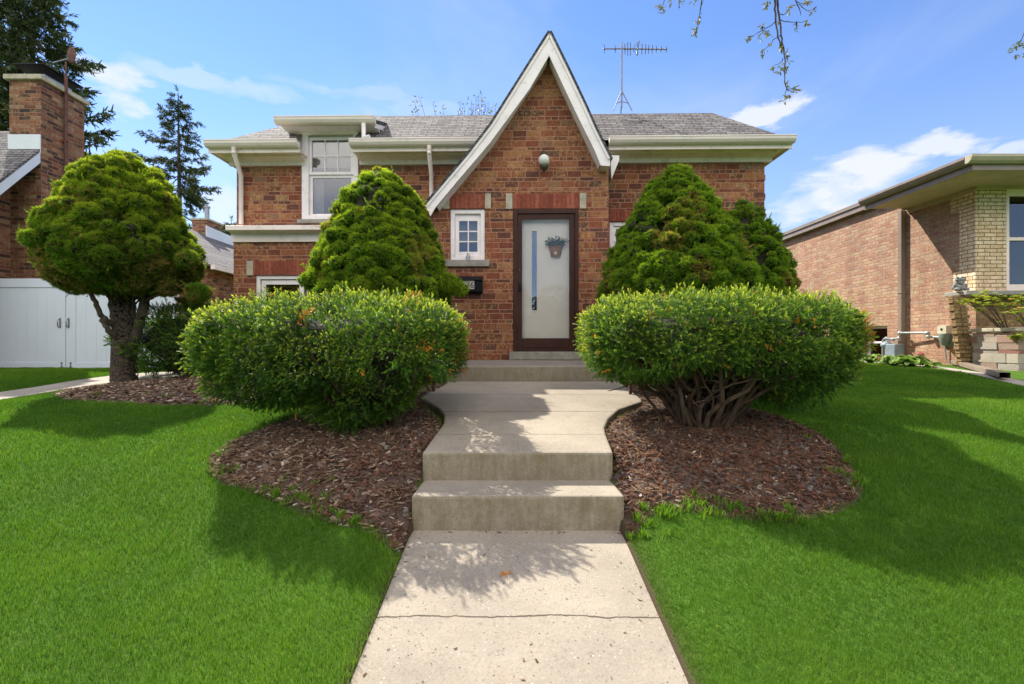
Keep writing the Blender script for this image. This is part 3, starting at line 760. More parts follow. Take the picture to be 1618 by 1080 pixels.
sd = mb.build('storm_door', M_brown, door, bevel=.003)
MB().box(HX(824.5, VG), HX(900, VG), .014, .018, HZ(534.5, VG), HZ(345.5, VG)).build('glass', M_glassd, door)
hb = MB(); hx = HX(821, VG); hb.box(hx-.014, hx+.014, -.012, -.0005, HZ(460, VG), HZ(446, VG)); hb.tube([(hx+.004, -.012, HZ(448, VG)), (hx+.012, -.045, HZ(450, VG)), (hx+.012, -.045, HZ(458, VG)), (hx+.004, -.012, HZ(459, VG))], .007, 6)
hb.build('handle', M_black, door); MB().ball((hx, -.006, HZ(427, VG)), .01, 5).build('lock', M_galv, door)
VD = VG + .11; yd = .11
mb = MB(); l0, l1, zz0, zz1 = HX(840.3, VD), HX(848.2, VD), HZ(490, VD), HZ(365, VD)
X0, X1, Z0, Z1 = HX(812, VD), HX(913, VD), HZ(556, VD), HZ(332, VD)
mb.box(X0, l0, yd, yd+.04, Z0, Z1); mb.box(l1, X1, yd, yd+.04, Z0, Z1); mb.box(l0, l1, yd, yd+.04, Z0, zz0); mb.box(l0, l1, yd, yd+.04, zz1, Z1)
mb.box(l0-.022, l0, yd-.012, yd-.0005, zz0-.02, zz1+.02); mb.box(l1, l1+.022, yd-.012, yd-.0005, zz0-.02, zz1+.02)
mb.box(l0, l1, yd-.012, yd-.0005, zz1, zz1+.02); mb.box(l0, l1, yd-.012, yd-.0005, zz0-.02, zz0)
mb.build('inner_door', M_doorw, door)
MB().box(l0, l1, yd+.02, yd+.023, zz0, zz1).build('narrow_pane', M_glassn, door)
MB().box(HX(805, VG), HX(918, VG), -.10, .12, HZ(568, VG)+.003, zs).build('threshold', M_sill, door, bevel=.006)

# rake boards of the gable
VR = 7.05; yR = lv(VR)
outL = [(868.5, 51), (799, 161), (776.5, 197), (739.5, 245), (697, 295), (672, 325), (680, 341), (687, 330)]
innL = [(687, 328.5), (725, 283), (773.6, 226), (836, 141), (867.8, 87)]
pl = [H(p[0], p[1], VR) for p in outL[:6]] + [H(680, 341, VR)] + [H(*p, VR) for p in innL]
outR = [(868.5, 51), (896, 107), (924, 166), (941.4, 205), (964, 250), (964, 262), (949.5, 261)]
innR = [(947, 254.6), (938.5, 234.7), (913, 183.5), (890, 135), (867.8, 87)]
pr = [H(p[0], p[1], VR) for p in outR] + [H(*p, VR) for p in innR]
mb = MB(); mb.prism(pl, yR, yR+.03); rk = mb.build('rake_board', M_white, house)
mb = MB(); mb.prism(pr, yR, yR+.03); rk2 = mb.build('rake_board', M_white, house)
# crown moulding strip along the outer rake edge
def rake_mould(pts, parent):
    mb = MB(); P_ = [H(*p, VR) for p in pts]
    for (a, b) in zip(P_[:-1], P_[1:]):
        d = Vector((b[0]-a[0], b[1]-a[1])).normalized(); n = Vector((d.y, -d.x)) * (.035 if parent is rk2 else -.035)
        n = -n
        mb.prism([a, b, (b[0]-n.x, b[1]-n.y), (a[0]-n.x, a[1]-n.y)], yR-.018, yR-.0005)
    mb.build('moulding', M_white, parent)
# soffit under the overhang + roof slabs
def roof_slab(pts, y0, y1, t, mat, nm, parent=house, up=1):
    mb = MB(); P_ = [Vector(H(*p, VR)) for p in pts]; n = len(P_)
    nor = []
    for i in range(n):
        d = (P_[min(i+1, n-1)] - P_[max(i-1, 0)]).normalized(); q = Vector((-d.y, d.x)); q = q if q.y > 0 else -q; nor.append(q)
    poly = [tuple(p) for p in P_] + [tuple(P_[i] + nor[i]*t) for i in range(n-1, -1, -1)]
    mb.prism(poly, y0, y1); return mb.build(nm, mat, parent)
rl = [(868.5, 51), (799, 161), (776.5, 197), (739.5, 245), (697, 295), (671, 326)]
rr = [(868.5, 51), (896, 107), (924, 166), (941.4, 205), (965, 252)]
roof = None
M_shgable = M_shingled
# main hip roof
VE = 7.56; yE = lv(VE)
ex0, ex1 = HX(333, VE), HX(1248, VE)
ez = EZ + .13
Vr = 8.6; yRd = lv(Vr); rz = HZ(181, Vr)
rx0, rx1 = HX(505, Vr), HX(1125, Vr)
mb = MB()
yb = yM + DB + .35
cz_ = rz + .15
v = [(ex0, yE, ez), (ex1, yE, ez), (rx1, yRd, rz), (rx0, yRd, rz), (ex1, yb, ez), (ex0, yb, ez), (rx1, yb-1.05, rz), (rx0, yb-1.05, rz)]
na_, nb2 = HX(479, VM), HX(566, VM); yn = lv(8.06); zn = ez + (rz-ez)*(yn-yE)/(yRd-yE)
mb.add([v[0], (na_, yE, ez), (na_, yn, zn), (nb2, yn, zn), (nb2, yE, ez), v[1], v[2], v[3]], [tuple(range(8))])
mb.add(v, [(1, 4, 6, 2), (4, 5, 7, 6), (5, 0, 3, 7), (3, 2, 6, 7)])
roof = mb.build('roof', M_shingle, house)
rlo = roof_slab(rl, yR-.03, lv(9.6), .030, M_shgable, 'gable_roof_slope')
rro = roof_slab(rr, yR-.03, lv(9.6), .030, M_shgable, 'gable_roof_slope')
rake_mould([(868.5, 51), (799, 161), (776.5, 197), (739.5, 245), (697, 295), (672, 325)], rk)
rake_mould([(868.5, 51), (896, 107), (924, 166), (941.4, 205), (964, 250)], rk2)
# soffit boards between rake and wall
mb = MB()
for (pa, pb) in [((690, 326), (776, 222)), ((776, 222), (866, 88))]:
    a, b = H(*pa, VR), H(*pb, VR); mb.add([(a[0], yR+.02, a[1]), (b[0], yR+.02, b[1]), (b[0], .1, b[1]), (a[0], .1, a[1])], [(0, 1, 2, 3)])
a, b = H(949, 258, VR), H(869, 88, VR); mb.add([(a[0], yR+.02, a[1]), (b[0], yR+.02, b[1]), (b[0], .1, b[1]), (a[0], .1, a[1])], [(0, 1, 2, 3)])
a, b = H(964, 262, VR), H(949, 261, VR); mb.add([(a[0], yR+.02, a[1]), (b[0], yR+.02, b[1]), (b[0], .1, b[1]), (a[0], .1, a[1])], [(0, 1, 2, 3)])
a, b = H(964, 262, VR), H(964, 246, VR); mb.add([(a[0], yR+.02, a[1]), (b[0], yR+.02, b[1]), (b[0], .55, b[1]), (a[0], .55, a[1])], [(0, 1, 2, 3)])
mb.build('gable_soffit', M_white, house)

# eaves: soffit, frieze, gutter
GUT = [(-.125, .075), (-.125, .060), (-.118, .055), (-.112, .02), (-.085, -.015), (-.06, -.03), (0, -.03), (0, .06), (-.012, .06), (-.012, -.018), (-.055, -.018), (-.078, -.005), (-.100, .025), (-.105, .075)]
def gutter(xa, xb, y, z, nm='gutter', mat=M_cream, lab=None):
    mb = MB(); mb.prism([(y+p[0]*.95, z+p[1]) for p in GUT], xa, xb, 'x')
    o = [(y-.125*.95, z+.075), (y-.1, z-.0), (y-.06, z-.03), (y, z-.03), (y, z+.06)]
    mb.prism(o, xa-.004, xa-.0005, 'x'); mb.prism(o, xb+.0005, xb+.004, 'x')
    return mb.build(nm, mat, house)
gxl = HX(325, 7.5)
def eave(xa, xb, closeL=True, closeR=True, gy=None):
    mb = MB()
    mb.box(xa, xb, yE+.02, yM+.02, EZ, EZ+.02)                 # soffit
    mb.box(xa, xb, yE, yE+.02, EZ-.025, ez)                    # fascia
    mb.build('soffit', M_frieze, house)
    mb = MB(); mb.prism([(yM-.20, EZ-.0005), (yM-.20, EZ-.03), (yM-.055, EZ-.055), (yM-.05, EZ-.12), (yM-.0005, EZ-.12), (yM-.0005, EZ-.0005)], max(xa+.03, mx0-.10), min(xb-.03, mx1+.10), 'x'); mb.build('frieze_board', M_frieze, house)
    gutter(xa-.0, xb+.0, yE-.002, ez-.06)
eave(ex0-.04, HX(473, 7.56))
eave(HX(555, 7.56), HX(772, 7.56))
eave(HX(962, 7.56), ex1+.04)
# hip side eaves
for x, s in ((ex0, 1), (ex1, -1)):
    mb = MB(); a, b = (x, mx0) if s == 1 else (mx1, x)
    mb.box(a, b, yM+.0205, yb, EZ+.003, EZ+.023); mb.box(x-.02 if s == 1 else x, x if s == 1 else x+.02, yE+.0205, yb, EZ-.022, ez-.004); mb.build('soffit', M_frieze, house)
# return of the right eave against the gable
mb = MB(); mb.prism([H(964, 246, 7.4), H(978, 246, 7.4), H(978, 253, 7.4), H(966, 283, 7.4)], lv(7.38), yM-.002); mb.build('gable_return', M_white, house)
# dormer: shed roof over the window, gutter in front
VDm = 7.60; yDm = lv(VDm)
da, db = HX(438, VDm), HX(594, VDm)
zD = HZ(192, VDm)
mb = MB()
mb.prism([(yDm, zD+.0), (yDm, zD+.055), (lv(8.75), zD+.055+.42), (lv(8.75), zD+.42)], da+.02, db-.005, 'x')
dr = mb.build('dormer_roof', M_shingled, house)
mb = MB(); mb.prism([(yDm+.02, zD-.03), (yDm+.02, zD-.001), (yM, zD-.001), (yM, zD-.035)], da+.05, db-.02, 'x')
mb.box(da+.15, db-.12, yM-.10, yM+.02, HZ(203, VM), zD-.03)
mb.prism([(yDm+.02, zD-.07), (yDm+.02, zD-.002), (lv(8.7), zD+.395), (lv(8.7), zD+.28)], db-.03, db-.008, 'x')
mb.build('dormer_fascia', M_white, house)
mb = MB(); mb.prism([(yDm+.3, zD-.30), (yDm+.3, zD-.03), (lv(8.7), zD+.33), (lv(8.7), zD-.3)], HX(567, VM)-.02, HX(567, VM)+.02, 'x')
mb.build('dormer_cheek', M_shingle, house); mb = MB(); mb.prism([(yDm+.3, zD-.30), (yDm+.3, zD-.03), (lv(8.7), zD+.33), (lv(8.7), zD-.3)], HX(472, VM)-.02, HX(472, VM)+.02, 'x')
mb.build('dormer_cheek', M_shingle, house)
gutter(da, db, yDm-.002, zD-.0)
# belt course (boxed ledge) over the lower left bay
mb = MB()
bl, br = HX(357, 7.62), HX(600, 7.62); z1_, z0_ = HZ(354, 7.62), HZ(380, 7.75)
mb.prism([(lv(7.60), z1_-.075), (lv(7.60), z1_), (yM-.0, z1_+.03), (yM-.0, z0_), (lv(7.76), z0_), (lv(7.755), z0_+.13), (lv(7.68), z0_+.15), (lv(7.66), z1_-.085)], bl, br, 'x')
mb.build('belt_course', M_cream, house, bevel=.004)
# downspouts
def spout(pts, parent=house, w_=.036, mat=M_cream, nm='downspout'):
    mb = MB(); mb.tube(pts, [w_]*len(pts), 10)
    for i in range(1, len(pts)-1): mb.ball(pts[i], w_*1.04, 5)
    return mb.build(nm, mat, parent)
xs = HX(369, 7.5); xq = HX(381, 7.85)
spout([(xs, yE-.05, ez-.09), (xs, yE-.05, ez-.17), (xq, yM-.05, ez-.42), (xq, yM-.05, HZ(353, VM))])
xs = HX(678, 7.5); spout([(xs, yE-.05, ez-.09), (xs, yE-.05, ez-.2), (HX(682.5, VM), yM-.05, ez-.42), (HX(682.5, VM), yM-.05, HZ(316, VM))])
xs = HX(573, 7.5); spout([(xs, yDm-.05, zD-.03), (xs, yDm-.05, zD-.25), (HX(583, 7.5), yE-.05, ez+.06)], mat=M_white)

# things on the house: address box, lamp, flower basket
def hworld(u, v, z): return (ch_*u - sh_*v, HY + sh_*u + ch_*v, z)
def htop(name, u, v, z, label, cat): return empty(name, hworld(u, v, z), label, cat, rz=HT)
u0, u1 = HX(716, VG), HX(763, VG); zt_, zb_ = HZ(436, VG), HZ(463, VG)
wmid = (u0+u1)/2; hw = (u1-u0)/2; hh = zt_-zb_
mbx = htop('mailbox', wmid, -.004, zb_, 'black wall mailbox with white number tiles under the small window', 'mailbox')
mb = MB(); mb.prism([(0, .0), (-.10, .015), (-.125, hh*.72), (0, hh*.95)], -hw, hw, 'x'); mb.build('box', M_black, mbx, bevel=.005)
mb = MB(); mb.prism([(0, hh*.955), (-.135, hh*.735), (-.135, hh*.70), (-.145, hh*.70), (-.145, hh*.76), (0, hh)], -hw-.006, hw+.006, 'x'); mb.build('lid', M_black, mbx, bevel=.003)
M_tile = plain('number_tile', (.62, .60, .50), .5); M_num = plain('number_paint', (.02, .02, .02), .5)
# digits 3 and 6 drawn as strokes; a further tile is half hidden behind the shrub
def stroke(mb, pts, r): mb.tube(pts, r, 6)
tz0, tz1 = HZ(457.5, VG)-zb_, HZ(445, VG)-zb_
def fy(z): return lerp(-.10, -.125, (z-.015)/(hh*.72-.015)) - .004
for i, (pa, dig) in enumerate(((743.8, '6'), (736.5, '3'), (729.0, '4'))):
    a = HX(pa, VG)-wmid; b = HX(pa+6.8, VG)-wmid
    mb = MB(); mb.add([(a, fy(tz0), tz0), (b, fy(tz0), tz0), (b, fy(tz1), tz1), (a, fy(tz1), tz1), (a, fy(tz0)+.004, tz0), (b, fy(tz0)+.004, tz0), (b, fy(tz1)+.004, tz1), (a, fy(tz1)+.004, tz1)], [(0,1,2,3),(4,7,6,5),(0,4,5,1),(1,5,6,2),(2,6,7,3),(3,7,4,0)])
    t = mb.build('number_tile', M_tile, mbx)
    c = (a+b)/2; r = (b-a)*.30; h0, h1 = lerp(tz0, tz1, .16), lerp(tz0, tz1, .86); hm = (h0+h1)/2
    def q(x, z): return (c+x, fy(z)-.003, z)
    mb = MB()
    if dig == '3':
        for (cz, aa, bb) in ((lerp(h0, h1, .76), 140, -90), (lerp(h0, h1, .26), 90, -140)):
            rr_ = (h1-h0)*.26; mb.tube([q(r*.95*math.cos(math.radians(lerp(aa, bb, k/10))), cz + rr_*math.sin(math.radians(lerp(aa, bb, k/10)))) for k in range(11)], .0055, 6)
    elif dig == '6':
        rr_ = (h1-h0)*.27; cz = h0+rr_
        mb.tube([q(r*math.cos(2*PI*k/14), cz + rr_*math.sin(2*PI*k/14)) for k in range(15)], .0055, 6)
        mb.tube([q(-r, cz), q(-r*.75, hm+.01), q(0, h1-.012), q(r*.8, h1-.004)], .0055, 6)
    else:
        mb.tube([q(r*.5, h0), q(r*.5, h1), q(-r, lerp(h0, h1, .3)), q(r, lerp(h0, h1, .3))], .0055, 6)
    mb.build('digit', M_num, t)

lu = HX(859.5, VG-.12)
lz_ = HZ(253.5, VG-.12)
lamp = htop('wall_lamp', lu, -.01, lz_, 'white globe wall lamp on a dark bracket high above the front door', 'wall lamp')
m_, N_, L_, b_ = newmat('lamp_globe'); b_.inputs['Base Color'].default_value = (.72, .72, .66, 1); b_.inputs['Roughness'].default_value = .15; b_.inputs['Subsurface Weight'].default_value = .3; b_.inputs['Subsurface Radius'].default_value = (.02, .02, .02)
MB().ball((0, -.12, 0), .082, 12, (1, 1, 1.05)).build('globe', m_, lamp)
mb = MB(); mb.lathe((0, -.12, -.15), [(.001, -.03), (.012, -.02), (.02, 0), (.055, .03), (.062, .075), (.05, .08)], 14); mb.lathe((0, -.12, .07), [(.045, .0), (.03, .03), (.012, .05), (.008, .09), (.001, .1)], 12)
mb.tube([(0, -.12, .15), (0, -.10, .19), (0, -.04, .2), (0, 0, .16)], .008, 6); mb.lathe((0, .005, .14), [(.05, 0), (.045, -.015), (.001, -.02)], 12, 'y')
mb.tube([(0, -.12, -.12), (0, -.06, -.16), (0, 0, -.10)], .007, 6)
mb.tube([(0, -.12, .12), (0, -.02, .13), (0, -.02, -.1), (0, -.12, -.16)], .007, 6); mb.build('bracket', plain('dark_bronze', (.035, .035, .02), .5, bump=.1), lamp)

bu = HX(878.5, VD-.06); bz = HZ(404.5, VD-.06); 
bk = htop('flower_basket', bu, .10, bz, 'wicker wall basket of small flowers hanging on the white door behind the glass', 'basket')
M_wick = plain('wicker', (.40, .20, .06), .8, .4, 60, bump=1)
mb = MB(); prof = [(.055, 0), (.062, .03), (.068, .06), (.076, .10), (.083, .13), (.086, .145)]
vs = []; 
for r, h in prof:
    for k in range(13): a = PI + PI*k/12; vs.append((r*1.25*math.cos(a), r*.9*math.sin(a), h))
mb.add(vs, [(i*13+k, i*13+k+1, (i+1)*13+k+1, (i+1)*13+k) for i in range(5) for k in range(12)], True)
mb.add(vs[:13], [tuple(range(13))]); mb.add([vs[0], vs[12], vs[-1], vs[-13]], [(0, 1, 2, 3)])
for r, h in prof: mb.tube([(r*1.28*math.cos(PI+PI*k/12), r*.93*math.sin(PI+PI*k/12), h) for k in range(13)], .005, 5)
mb.build('basket_body', M_wick, bk)
def sprays(name, mat, parent, cen, n, R, seed, leaf=.018, dy=-.03, wr=.10):
    rg = random.Random(seed); mb = MB()
    for i in range(n):
        a = rg.uniform(-1.35, 1.35); l = R*rg.uniform(.5, 1)
        tip = Vector((math.sin(a)*l, dy - rg.uniform(0, .05), math.cos(a)*l*.75)) + Vector(cen); b = Vector(cen)+Vector((rg.uniform(-.05, .05), dy, 0))
        mb.tube([b, (b+tip)/2+Vector((0, 0, .01)), tip], .0012, 3, False)
        for k in range(5):
            p = b.lerp(tip, rg.uniform(.4, 1.05)); d = Vector((rg.uniform(-1, 1), rg.uniform(-1, .2), rg.uniform(-.6, 1))).normalized(); s_ = d.cross(Vector((.3, .8, .5))).normalized()*leaf*.35
            mb.add([p-s_*.3, p+d*leaf*.5-s_, p+d*leaf, p+d*leaf*.5+s_], [(0, 1, 2, 3)])
    return mb.build(name, mat, parent)
M_sage = plain('sage_foliage', (.05, .12, .025), .8, .4, 40); M_blossom = plain('blossom', (.40, .34, .46), .8, .4, 60)
sprays('foliage', M_sage, bk, (0, 0, .14), 90, .21, 1, .024); sprays('blossoms', M_blossom, bk, (0, 0, .15), 30, .19, 2, .014)
MB().box(-.03, .01, -.085, -.078, .02, .06).build('tag', M_tile, bk)

# TV aerial on the ridge
aw = hworld(HX(983, Vr), yRd+.02, rz)
ant = empty('tv_aerial', aw, 'metal TV aerial with tripod mount standing on the roof ridge', 'aerial')
Ya = aw[1]; s_ = Ya/F
def A(px, py, dy=0): return ((px-983)*s_, dy, (540-py)*s_+CZ-aw[2])
mb = MB(); mb.tube([A(982.5, 170), A(982.8, 67)], .016, 8); mb.build('mast', M_alu, ant)
for (px, dy) in ((967, -.12), (996.5, -.12), (988, .35)):
    o = MB().tube([A(982.8, 143, 0), A(px, 179.5 if dy < 0 else 177, dy)], .010, 6).build('leg', M_alu, ant)
MB().tube([A(972, 166.5, -.08), A(982.8, 160), A(992.5, 166.5, -.08)], .007, 6).build('brace', M_alu, ant)
mb = MB(); mb.tube([A(953.5, 79.5, -.05), A(983, 76.5, 0), A(1057, 71, .12)], .012, 6)
mb.build('boom', M_alu, ant)
mb = MB()
for (px, hl, r_) in ((954.5, .14, .005), (972, .12, .005), (988, .16, .006), (992.5, .2, .006), (997, .2, .006), (1009, .22, .006), (1016, .16, .006), (1022, .15, .006), (1027, .13, .006), (1033, .13, .006), (1040, .11, .005), (1048, .10, .005), (1056.5, .09, .006)):
    t = (px-953.5)/103.5; c = Vector(A(px, 79.5-8.5*t, -.05+.17*t)); d = Vector((-.25, -1, .0)).normalized()*hl
    mb.tube([c-d, c+d], r_*1.3, 5)
    mb.ball(c, .022, 4)
mb.tube([A(1000, 76), A(1010, 66, -.05), A(1007, 84, .05), A(1000, 76)], .01, 5)
mb.build('elements', M_alu, ant)

# handrails at the stoop, mostly inside the yews
def handrail(x, y, z, lab):
    r = empty('handrail', (x, y, z), lab, 'handrail', 'rusty iron handrails beside the landing')
    MB().box(-.014, .014, -.014, .014, -.05, .62).build('post', M_iron, r)
    MB().tube([(0, 0, .62), (0, .35, .78), (0, .75, .95), (0, .78, .93)], .015, 6).build('rail', M_iron, r)
    MB().box(-.012, .012, .74, .764, .0, .93).build('post', M_iron, r)
x, y = LP(685, 618); handrail(x, y, landz(y), 'rusty iron handrail left of the landing, inside the left yew')
x, y = LP(996, 622); handrail(x, y, landz(y), 'rusty iron handrail right of the landing, inside the right yew')

# ------------------------------------------------------------------ vegetation engine
def basis(nr, spin):
    nr = nr / (np.linalg.norm(nr, axis=1, keepdims=True) + 1e-9)
    up = np.where(np.abs(nr[:, 2:3]) > .9, np.array([[1., 0, 0]]), np.array([[0., 0, 1.]]))
    t = np.cross(up, nr); t /= np.linalg.norm(t, axis=1, keepdims=True) + 1e-9
    b = np.cross(nr, t)
    c, s = np.cos(spin)[:, None], np.sin(spin)[:, None]
    return t*c + b*s, b*c - t*s, nr
def scatter(templates, pos, nor, scale, rg, rnd=None, tip=None, tilt=.35):
    """templates: list of (V(n,3), F(m,3), tipattr(n)) with local z = outward"""
    n = len(pos); which = rg.integers(0, len(templates), n)
    nor = nor + rg.normal(0, tilt, nor.shape)
    X, Y, Z = basis(nor, rg.random(n)*2*PI)
    Vs, Fs, Rn, Tp = [], [], [], []; base_ = 0
    rnd = rg.random(n) if rnd is None else rnd
    tip = np.ones(n) if tip is None else tip
    for k, (tv, tf, tt) in enumerate(templates):
        s = np.nonzero(which == k)[0]
        if not len(s): continue
        v = (X[s, None, :]*tv[None, :, 0:1] + Y[s, None, :]*tv[None, :, 1:2] + Z[s, None, :]*tv[None, :, 2:3]) * scale[s, None, None] + pos[s, None, :]
        Vs.append(v.reshape(-1, 3)); m = len(tv)
        Fs.append((tf[None] + (np.arange(len(s))*m)[:, None, None]).reshape(-1, 3) + base_); base_ += m*len(s)
        Rn.append(np.repeat(rnd[s], m)); Tp.append((tip[s][:, None]*tt[None]).ravel())
    return np.concatenate(Vs), np.concatenate(Fs), np.concatenate(Rn), np.concatenate(Tp)
def needle_tuft(rg, n, spread, l0, l1, wd, stem=0.):
    """short tuft of needle triangles radiating around +z"""
    V, F_, T = [], [], []
    for i in range(n):
        a = rg.random()*2*PI; sp = spread*math.sqrt(rg.random()); l = rg.uniform(l0, l1)
        d = np.array([math.sin(sp)*math.cos(a), math.sin(sp)*math.sin(a), math.cos(sp)])
        s = np.cross(d, rg.normal(size=3)); s /= np.linalg.norm(s); b = np.array([0, 0, stem*rg.random()])
        k = len(V); V += [b - s*wd/2, b + s*wd/2, b + d*l]; F_.append([k, k+1, k+2]); T += [0, 0, 1]
    return np.array(V), np.array(F_), np.array(T, float)
def yew_shoot(rg, L=.07, n=14, nl=.02, wd=.0042):
    V, F_, T = [], [], []
    bend = rg.normal(0, .12, 2)
    for i in range(n):
        t = i/(n-1); p = np.array([bend[0]*t*t*L, bend[1]*t*t*L, t*L]); a = (0 if i % 2 else PI) + rg.normal(0, .45)
        sp = lerp(1.15, .35, t) + rg.normal(0, .12); l = nl*lerp(1, .75, t)
        d = np.array([math.sin(sp)*math.cos(a), math.sin(sp)*math.sin(a), math.cos(sp)]); s = np.cross(d, [-math.sin(a), math.cos(a), .3]); s = np.cross(d, s); s /= np.linalg.norm(s)+1e-9
        k = len(V); V += [p - s*wd*.5, p + d*l*.5 + s*wd*.6, p + d*l, p + d*l*.5 - s*wd*.6]; F_ += [[k, k+1, k+2], [k, k+2, k+3]]; tt = max(0, (t-.35)/.65); T += [tt*.7, tt, tt, tt]
    return np.array(V), np.array(F_), np.array(T, float)
rt = np.random.default_rng(5)
T_SPR = [needle_tuft(rt, 10, 1.2, .018, .044, .0078) for _ in range(8)]
T_SPG = [needle_tuft(rt, 22, .75, .020, .036, .0075, .085) for _ in range(6)]
T_YEW = [yew_shoot(rt, .055, 15, .021, .0058) for _ in range(8)]

def sphere_dirs(rg, n):
    v = rg.normal(size=(n, 3)); return v/np.linalg.norm(v, axis=1, keepdims=True)
def clump_surface(rg, centers, radii, per_area, extra=None, squash=.85, pad=.0):
    """points on the union of clump spheres"""
    P_, N_, C_ = [], [], []
    for i, (c, r) in enumerate(zip(centers, radii)):
        n = int(4*PI*r*r*per_area); d = sphere_dirs(rg, n); rr = r*(1 + .16*NZ(d*1.0 + i*3.1, 2.6) + .10*NZ(d + i*7.7, 6.0))
        q = d*rr[:, None]; q[:, 2] *= squash; P_.append(c+q); N_.append(d); C_.append(np.full(n, i))
    P_, N_, C_ = map(np.concatenate, (P_, N_, C_))
    from mathutils.kdtree import KDTree
    kd = KDTree(len(centers))
    for i, c in enumerate(centers): kd.insert(c, i)
    kd.balance(); rad_ = np.asarray(radii, float); keep = np.ones(len(P_), bool)
    for j in range(len(P_)):
        for co, i, d_ in kd.find_n(P_[j], 3):
            if i != C_[j]:
                v_ = P_[j]-centers[i]; v_[2] /= squash
                if v_ @ v_ < (rad_[i]*.90)**2: keep[j] = False; break
    if extra is not None: keep &= extra(P_)
    return P_[keep], N_[keep], C_[keep]
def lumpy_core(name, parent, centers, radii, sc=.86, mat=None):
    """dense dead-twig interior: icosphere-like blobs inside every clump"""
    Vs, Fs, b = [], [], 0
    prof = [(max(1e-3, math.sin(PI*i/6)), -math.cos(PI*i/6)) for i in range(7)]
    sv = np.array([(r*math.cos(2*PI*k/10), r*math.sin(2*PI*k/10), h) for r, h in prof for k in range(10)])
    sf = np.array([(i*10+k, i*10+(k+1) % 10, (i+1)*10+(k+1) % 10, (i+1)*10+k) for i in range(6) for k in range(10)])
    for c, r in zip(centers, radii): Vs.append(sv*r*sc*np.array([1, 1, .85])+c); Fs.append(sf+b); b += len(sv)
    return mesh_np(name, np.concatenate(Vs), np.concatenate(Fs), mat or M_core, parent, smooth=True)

def revolve_clumps(rg, prof, cx, cy, rc, n, z0, rad_jit=.06, cscale=lambda t: 1.0):
    """clump centres just under a surface of revolution; prof: [(z, r)] world z"""
    zs = np.array([p[0] for p in prof]); rs = np.array([p[1] for p in prof])
    zz = np.linspace(zs.min(), zs.max(), 400); rr = np.interp(zz, zs[::-1] if zs[0] > zs[-1] else zs, rs[::-1] if zs[0] > zs[-1] else rs)
    cdf = np.cumsum(rr + .05); cdf /= cdf[-1]
    C, R = [], []
    ga = PI*(3-math.sqrt(5))
    for i in range(n):
        u = (i + .5)/n; z = np.interp(u, cdf, zz) + rg.normal(0, .02); r = np.interp(z, zz, rr)
        t = (z - zz[0])/(zz[-1]-zz[0]); k = rc*cscale(t)*rg.uniform(.55, 1.55)
        a = i*ga + rg.normal(0, .25); rad = max(0, r - k*.80 + rg.normal(0, rad_jit*.5))
        C.append((cx + rad*math.cos(a), cy + rad*math.sin(a), z - k*.3*t)); R.append(k)
    return np.array(C), np.array(R)

def spruce(name, label, cat, base_xy, prof, n, rc, seed, mat, group=None, dens=3000, needle=1.0, trunk_r=.07, front_only=True, rough=.06, tipk=.8):
    rg = np.random.default_rng(seed); x, y = base_xy; z0 = float(gz(x, y))
    root = empty(name, (x, y, z0), label, cat, group)
    off = np.array([x, y, z0])
    C, R = revolve_clumps(rg, prof, x, y, rc, n, z0, rough, lambda t: lerp(1.1, .62, t))
    Pp, Nn, Ci = clump_surface(rg, C, R, dens)
    ax = np.array([x, y]); ztop = max(p[0] for p in prof); zbot = min(p[0] for p in prof)
    # drop points facing the crown's own axis
    rad = Pp[:, :2] - ax; rl_ = np.linalg.norm(rad, axis=1)+1e-6
    outw = (rad*Nn[:, :2]).sum(1)/rl_
    keep = (outw > -.25) | (Nn[:, 2] > .35); Pp, Nn, Ci = Pp[keep], Nn[keep], Ci[keep]
    crn = rg.random(len(C))
    rnd = np.clip(crn[Ci]*.45 + rg.random(len(Pp))*.45 + .16*NZ(Pp, 2.2), 0, .92)
    hole = (NZ(Pp + 77, 4.2) > .66) & (rg.random(len(Pp)) < .85); Pp, Nn, Ci, rnd = Pp[~hole], Nn[~hole], Ci[~hole], rnd[~hole]
    # brown patches on older inner growth
    br = (NZ(Pp + 31, 3.0) > .42) & (rg.random(len(Pp)) < .5); rnd[br] = rg.uniform(.95, 1, br.sum())
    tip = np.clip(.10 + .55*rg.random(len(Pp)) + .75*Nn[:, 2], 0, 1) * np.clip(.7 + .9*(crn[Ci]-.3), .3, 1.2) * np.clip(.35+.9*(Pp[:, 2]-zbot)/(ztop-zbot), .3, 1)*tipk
    sg = rg.random(len(Pp)) < .012
    V, F_, a, b = scatter(T_SPG, Pp[sg], Nn[sg] + np.array([0, 0, .55]), rg.uniform(.55, 1.25, sg.sum()), rg, rnd[sg], tip[sg]*.5+.45*rg.random(sg.sum()), .38)
    mesh_np('sprays', V - off, F_, mat, root, {'rnd': a, 'tip': b})
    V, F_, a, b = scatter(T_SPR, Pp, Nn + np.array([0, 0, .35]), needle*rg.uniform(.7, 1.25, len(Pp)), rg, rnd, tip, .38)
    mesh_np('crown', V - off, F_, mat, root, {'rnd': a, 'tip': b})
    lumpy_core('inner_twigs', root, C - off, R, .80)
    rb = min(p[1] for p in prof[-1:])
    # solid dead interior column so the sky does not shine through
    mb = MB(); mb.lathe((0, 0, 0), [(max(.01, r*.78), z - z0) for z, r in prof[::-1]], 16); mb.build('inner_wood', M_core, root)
    mb = MB(); mb.tube([(0, 0, -.1), (0, 0, prof[-1][0]-z0+.4)], [trunk_r*1.2, trunk_r], 10); mb.build('trunk', M_barkc, root)
    return root

def prof_px(Y, rows): return [(CZ + (540-py)*Y/F, r) for py, r in rows]
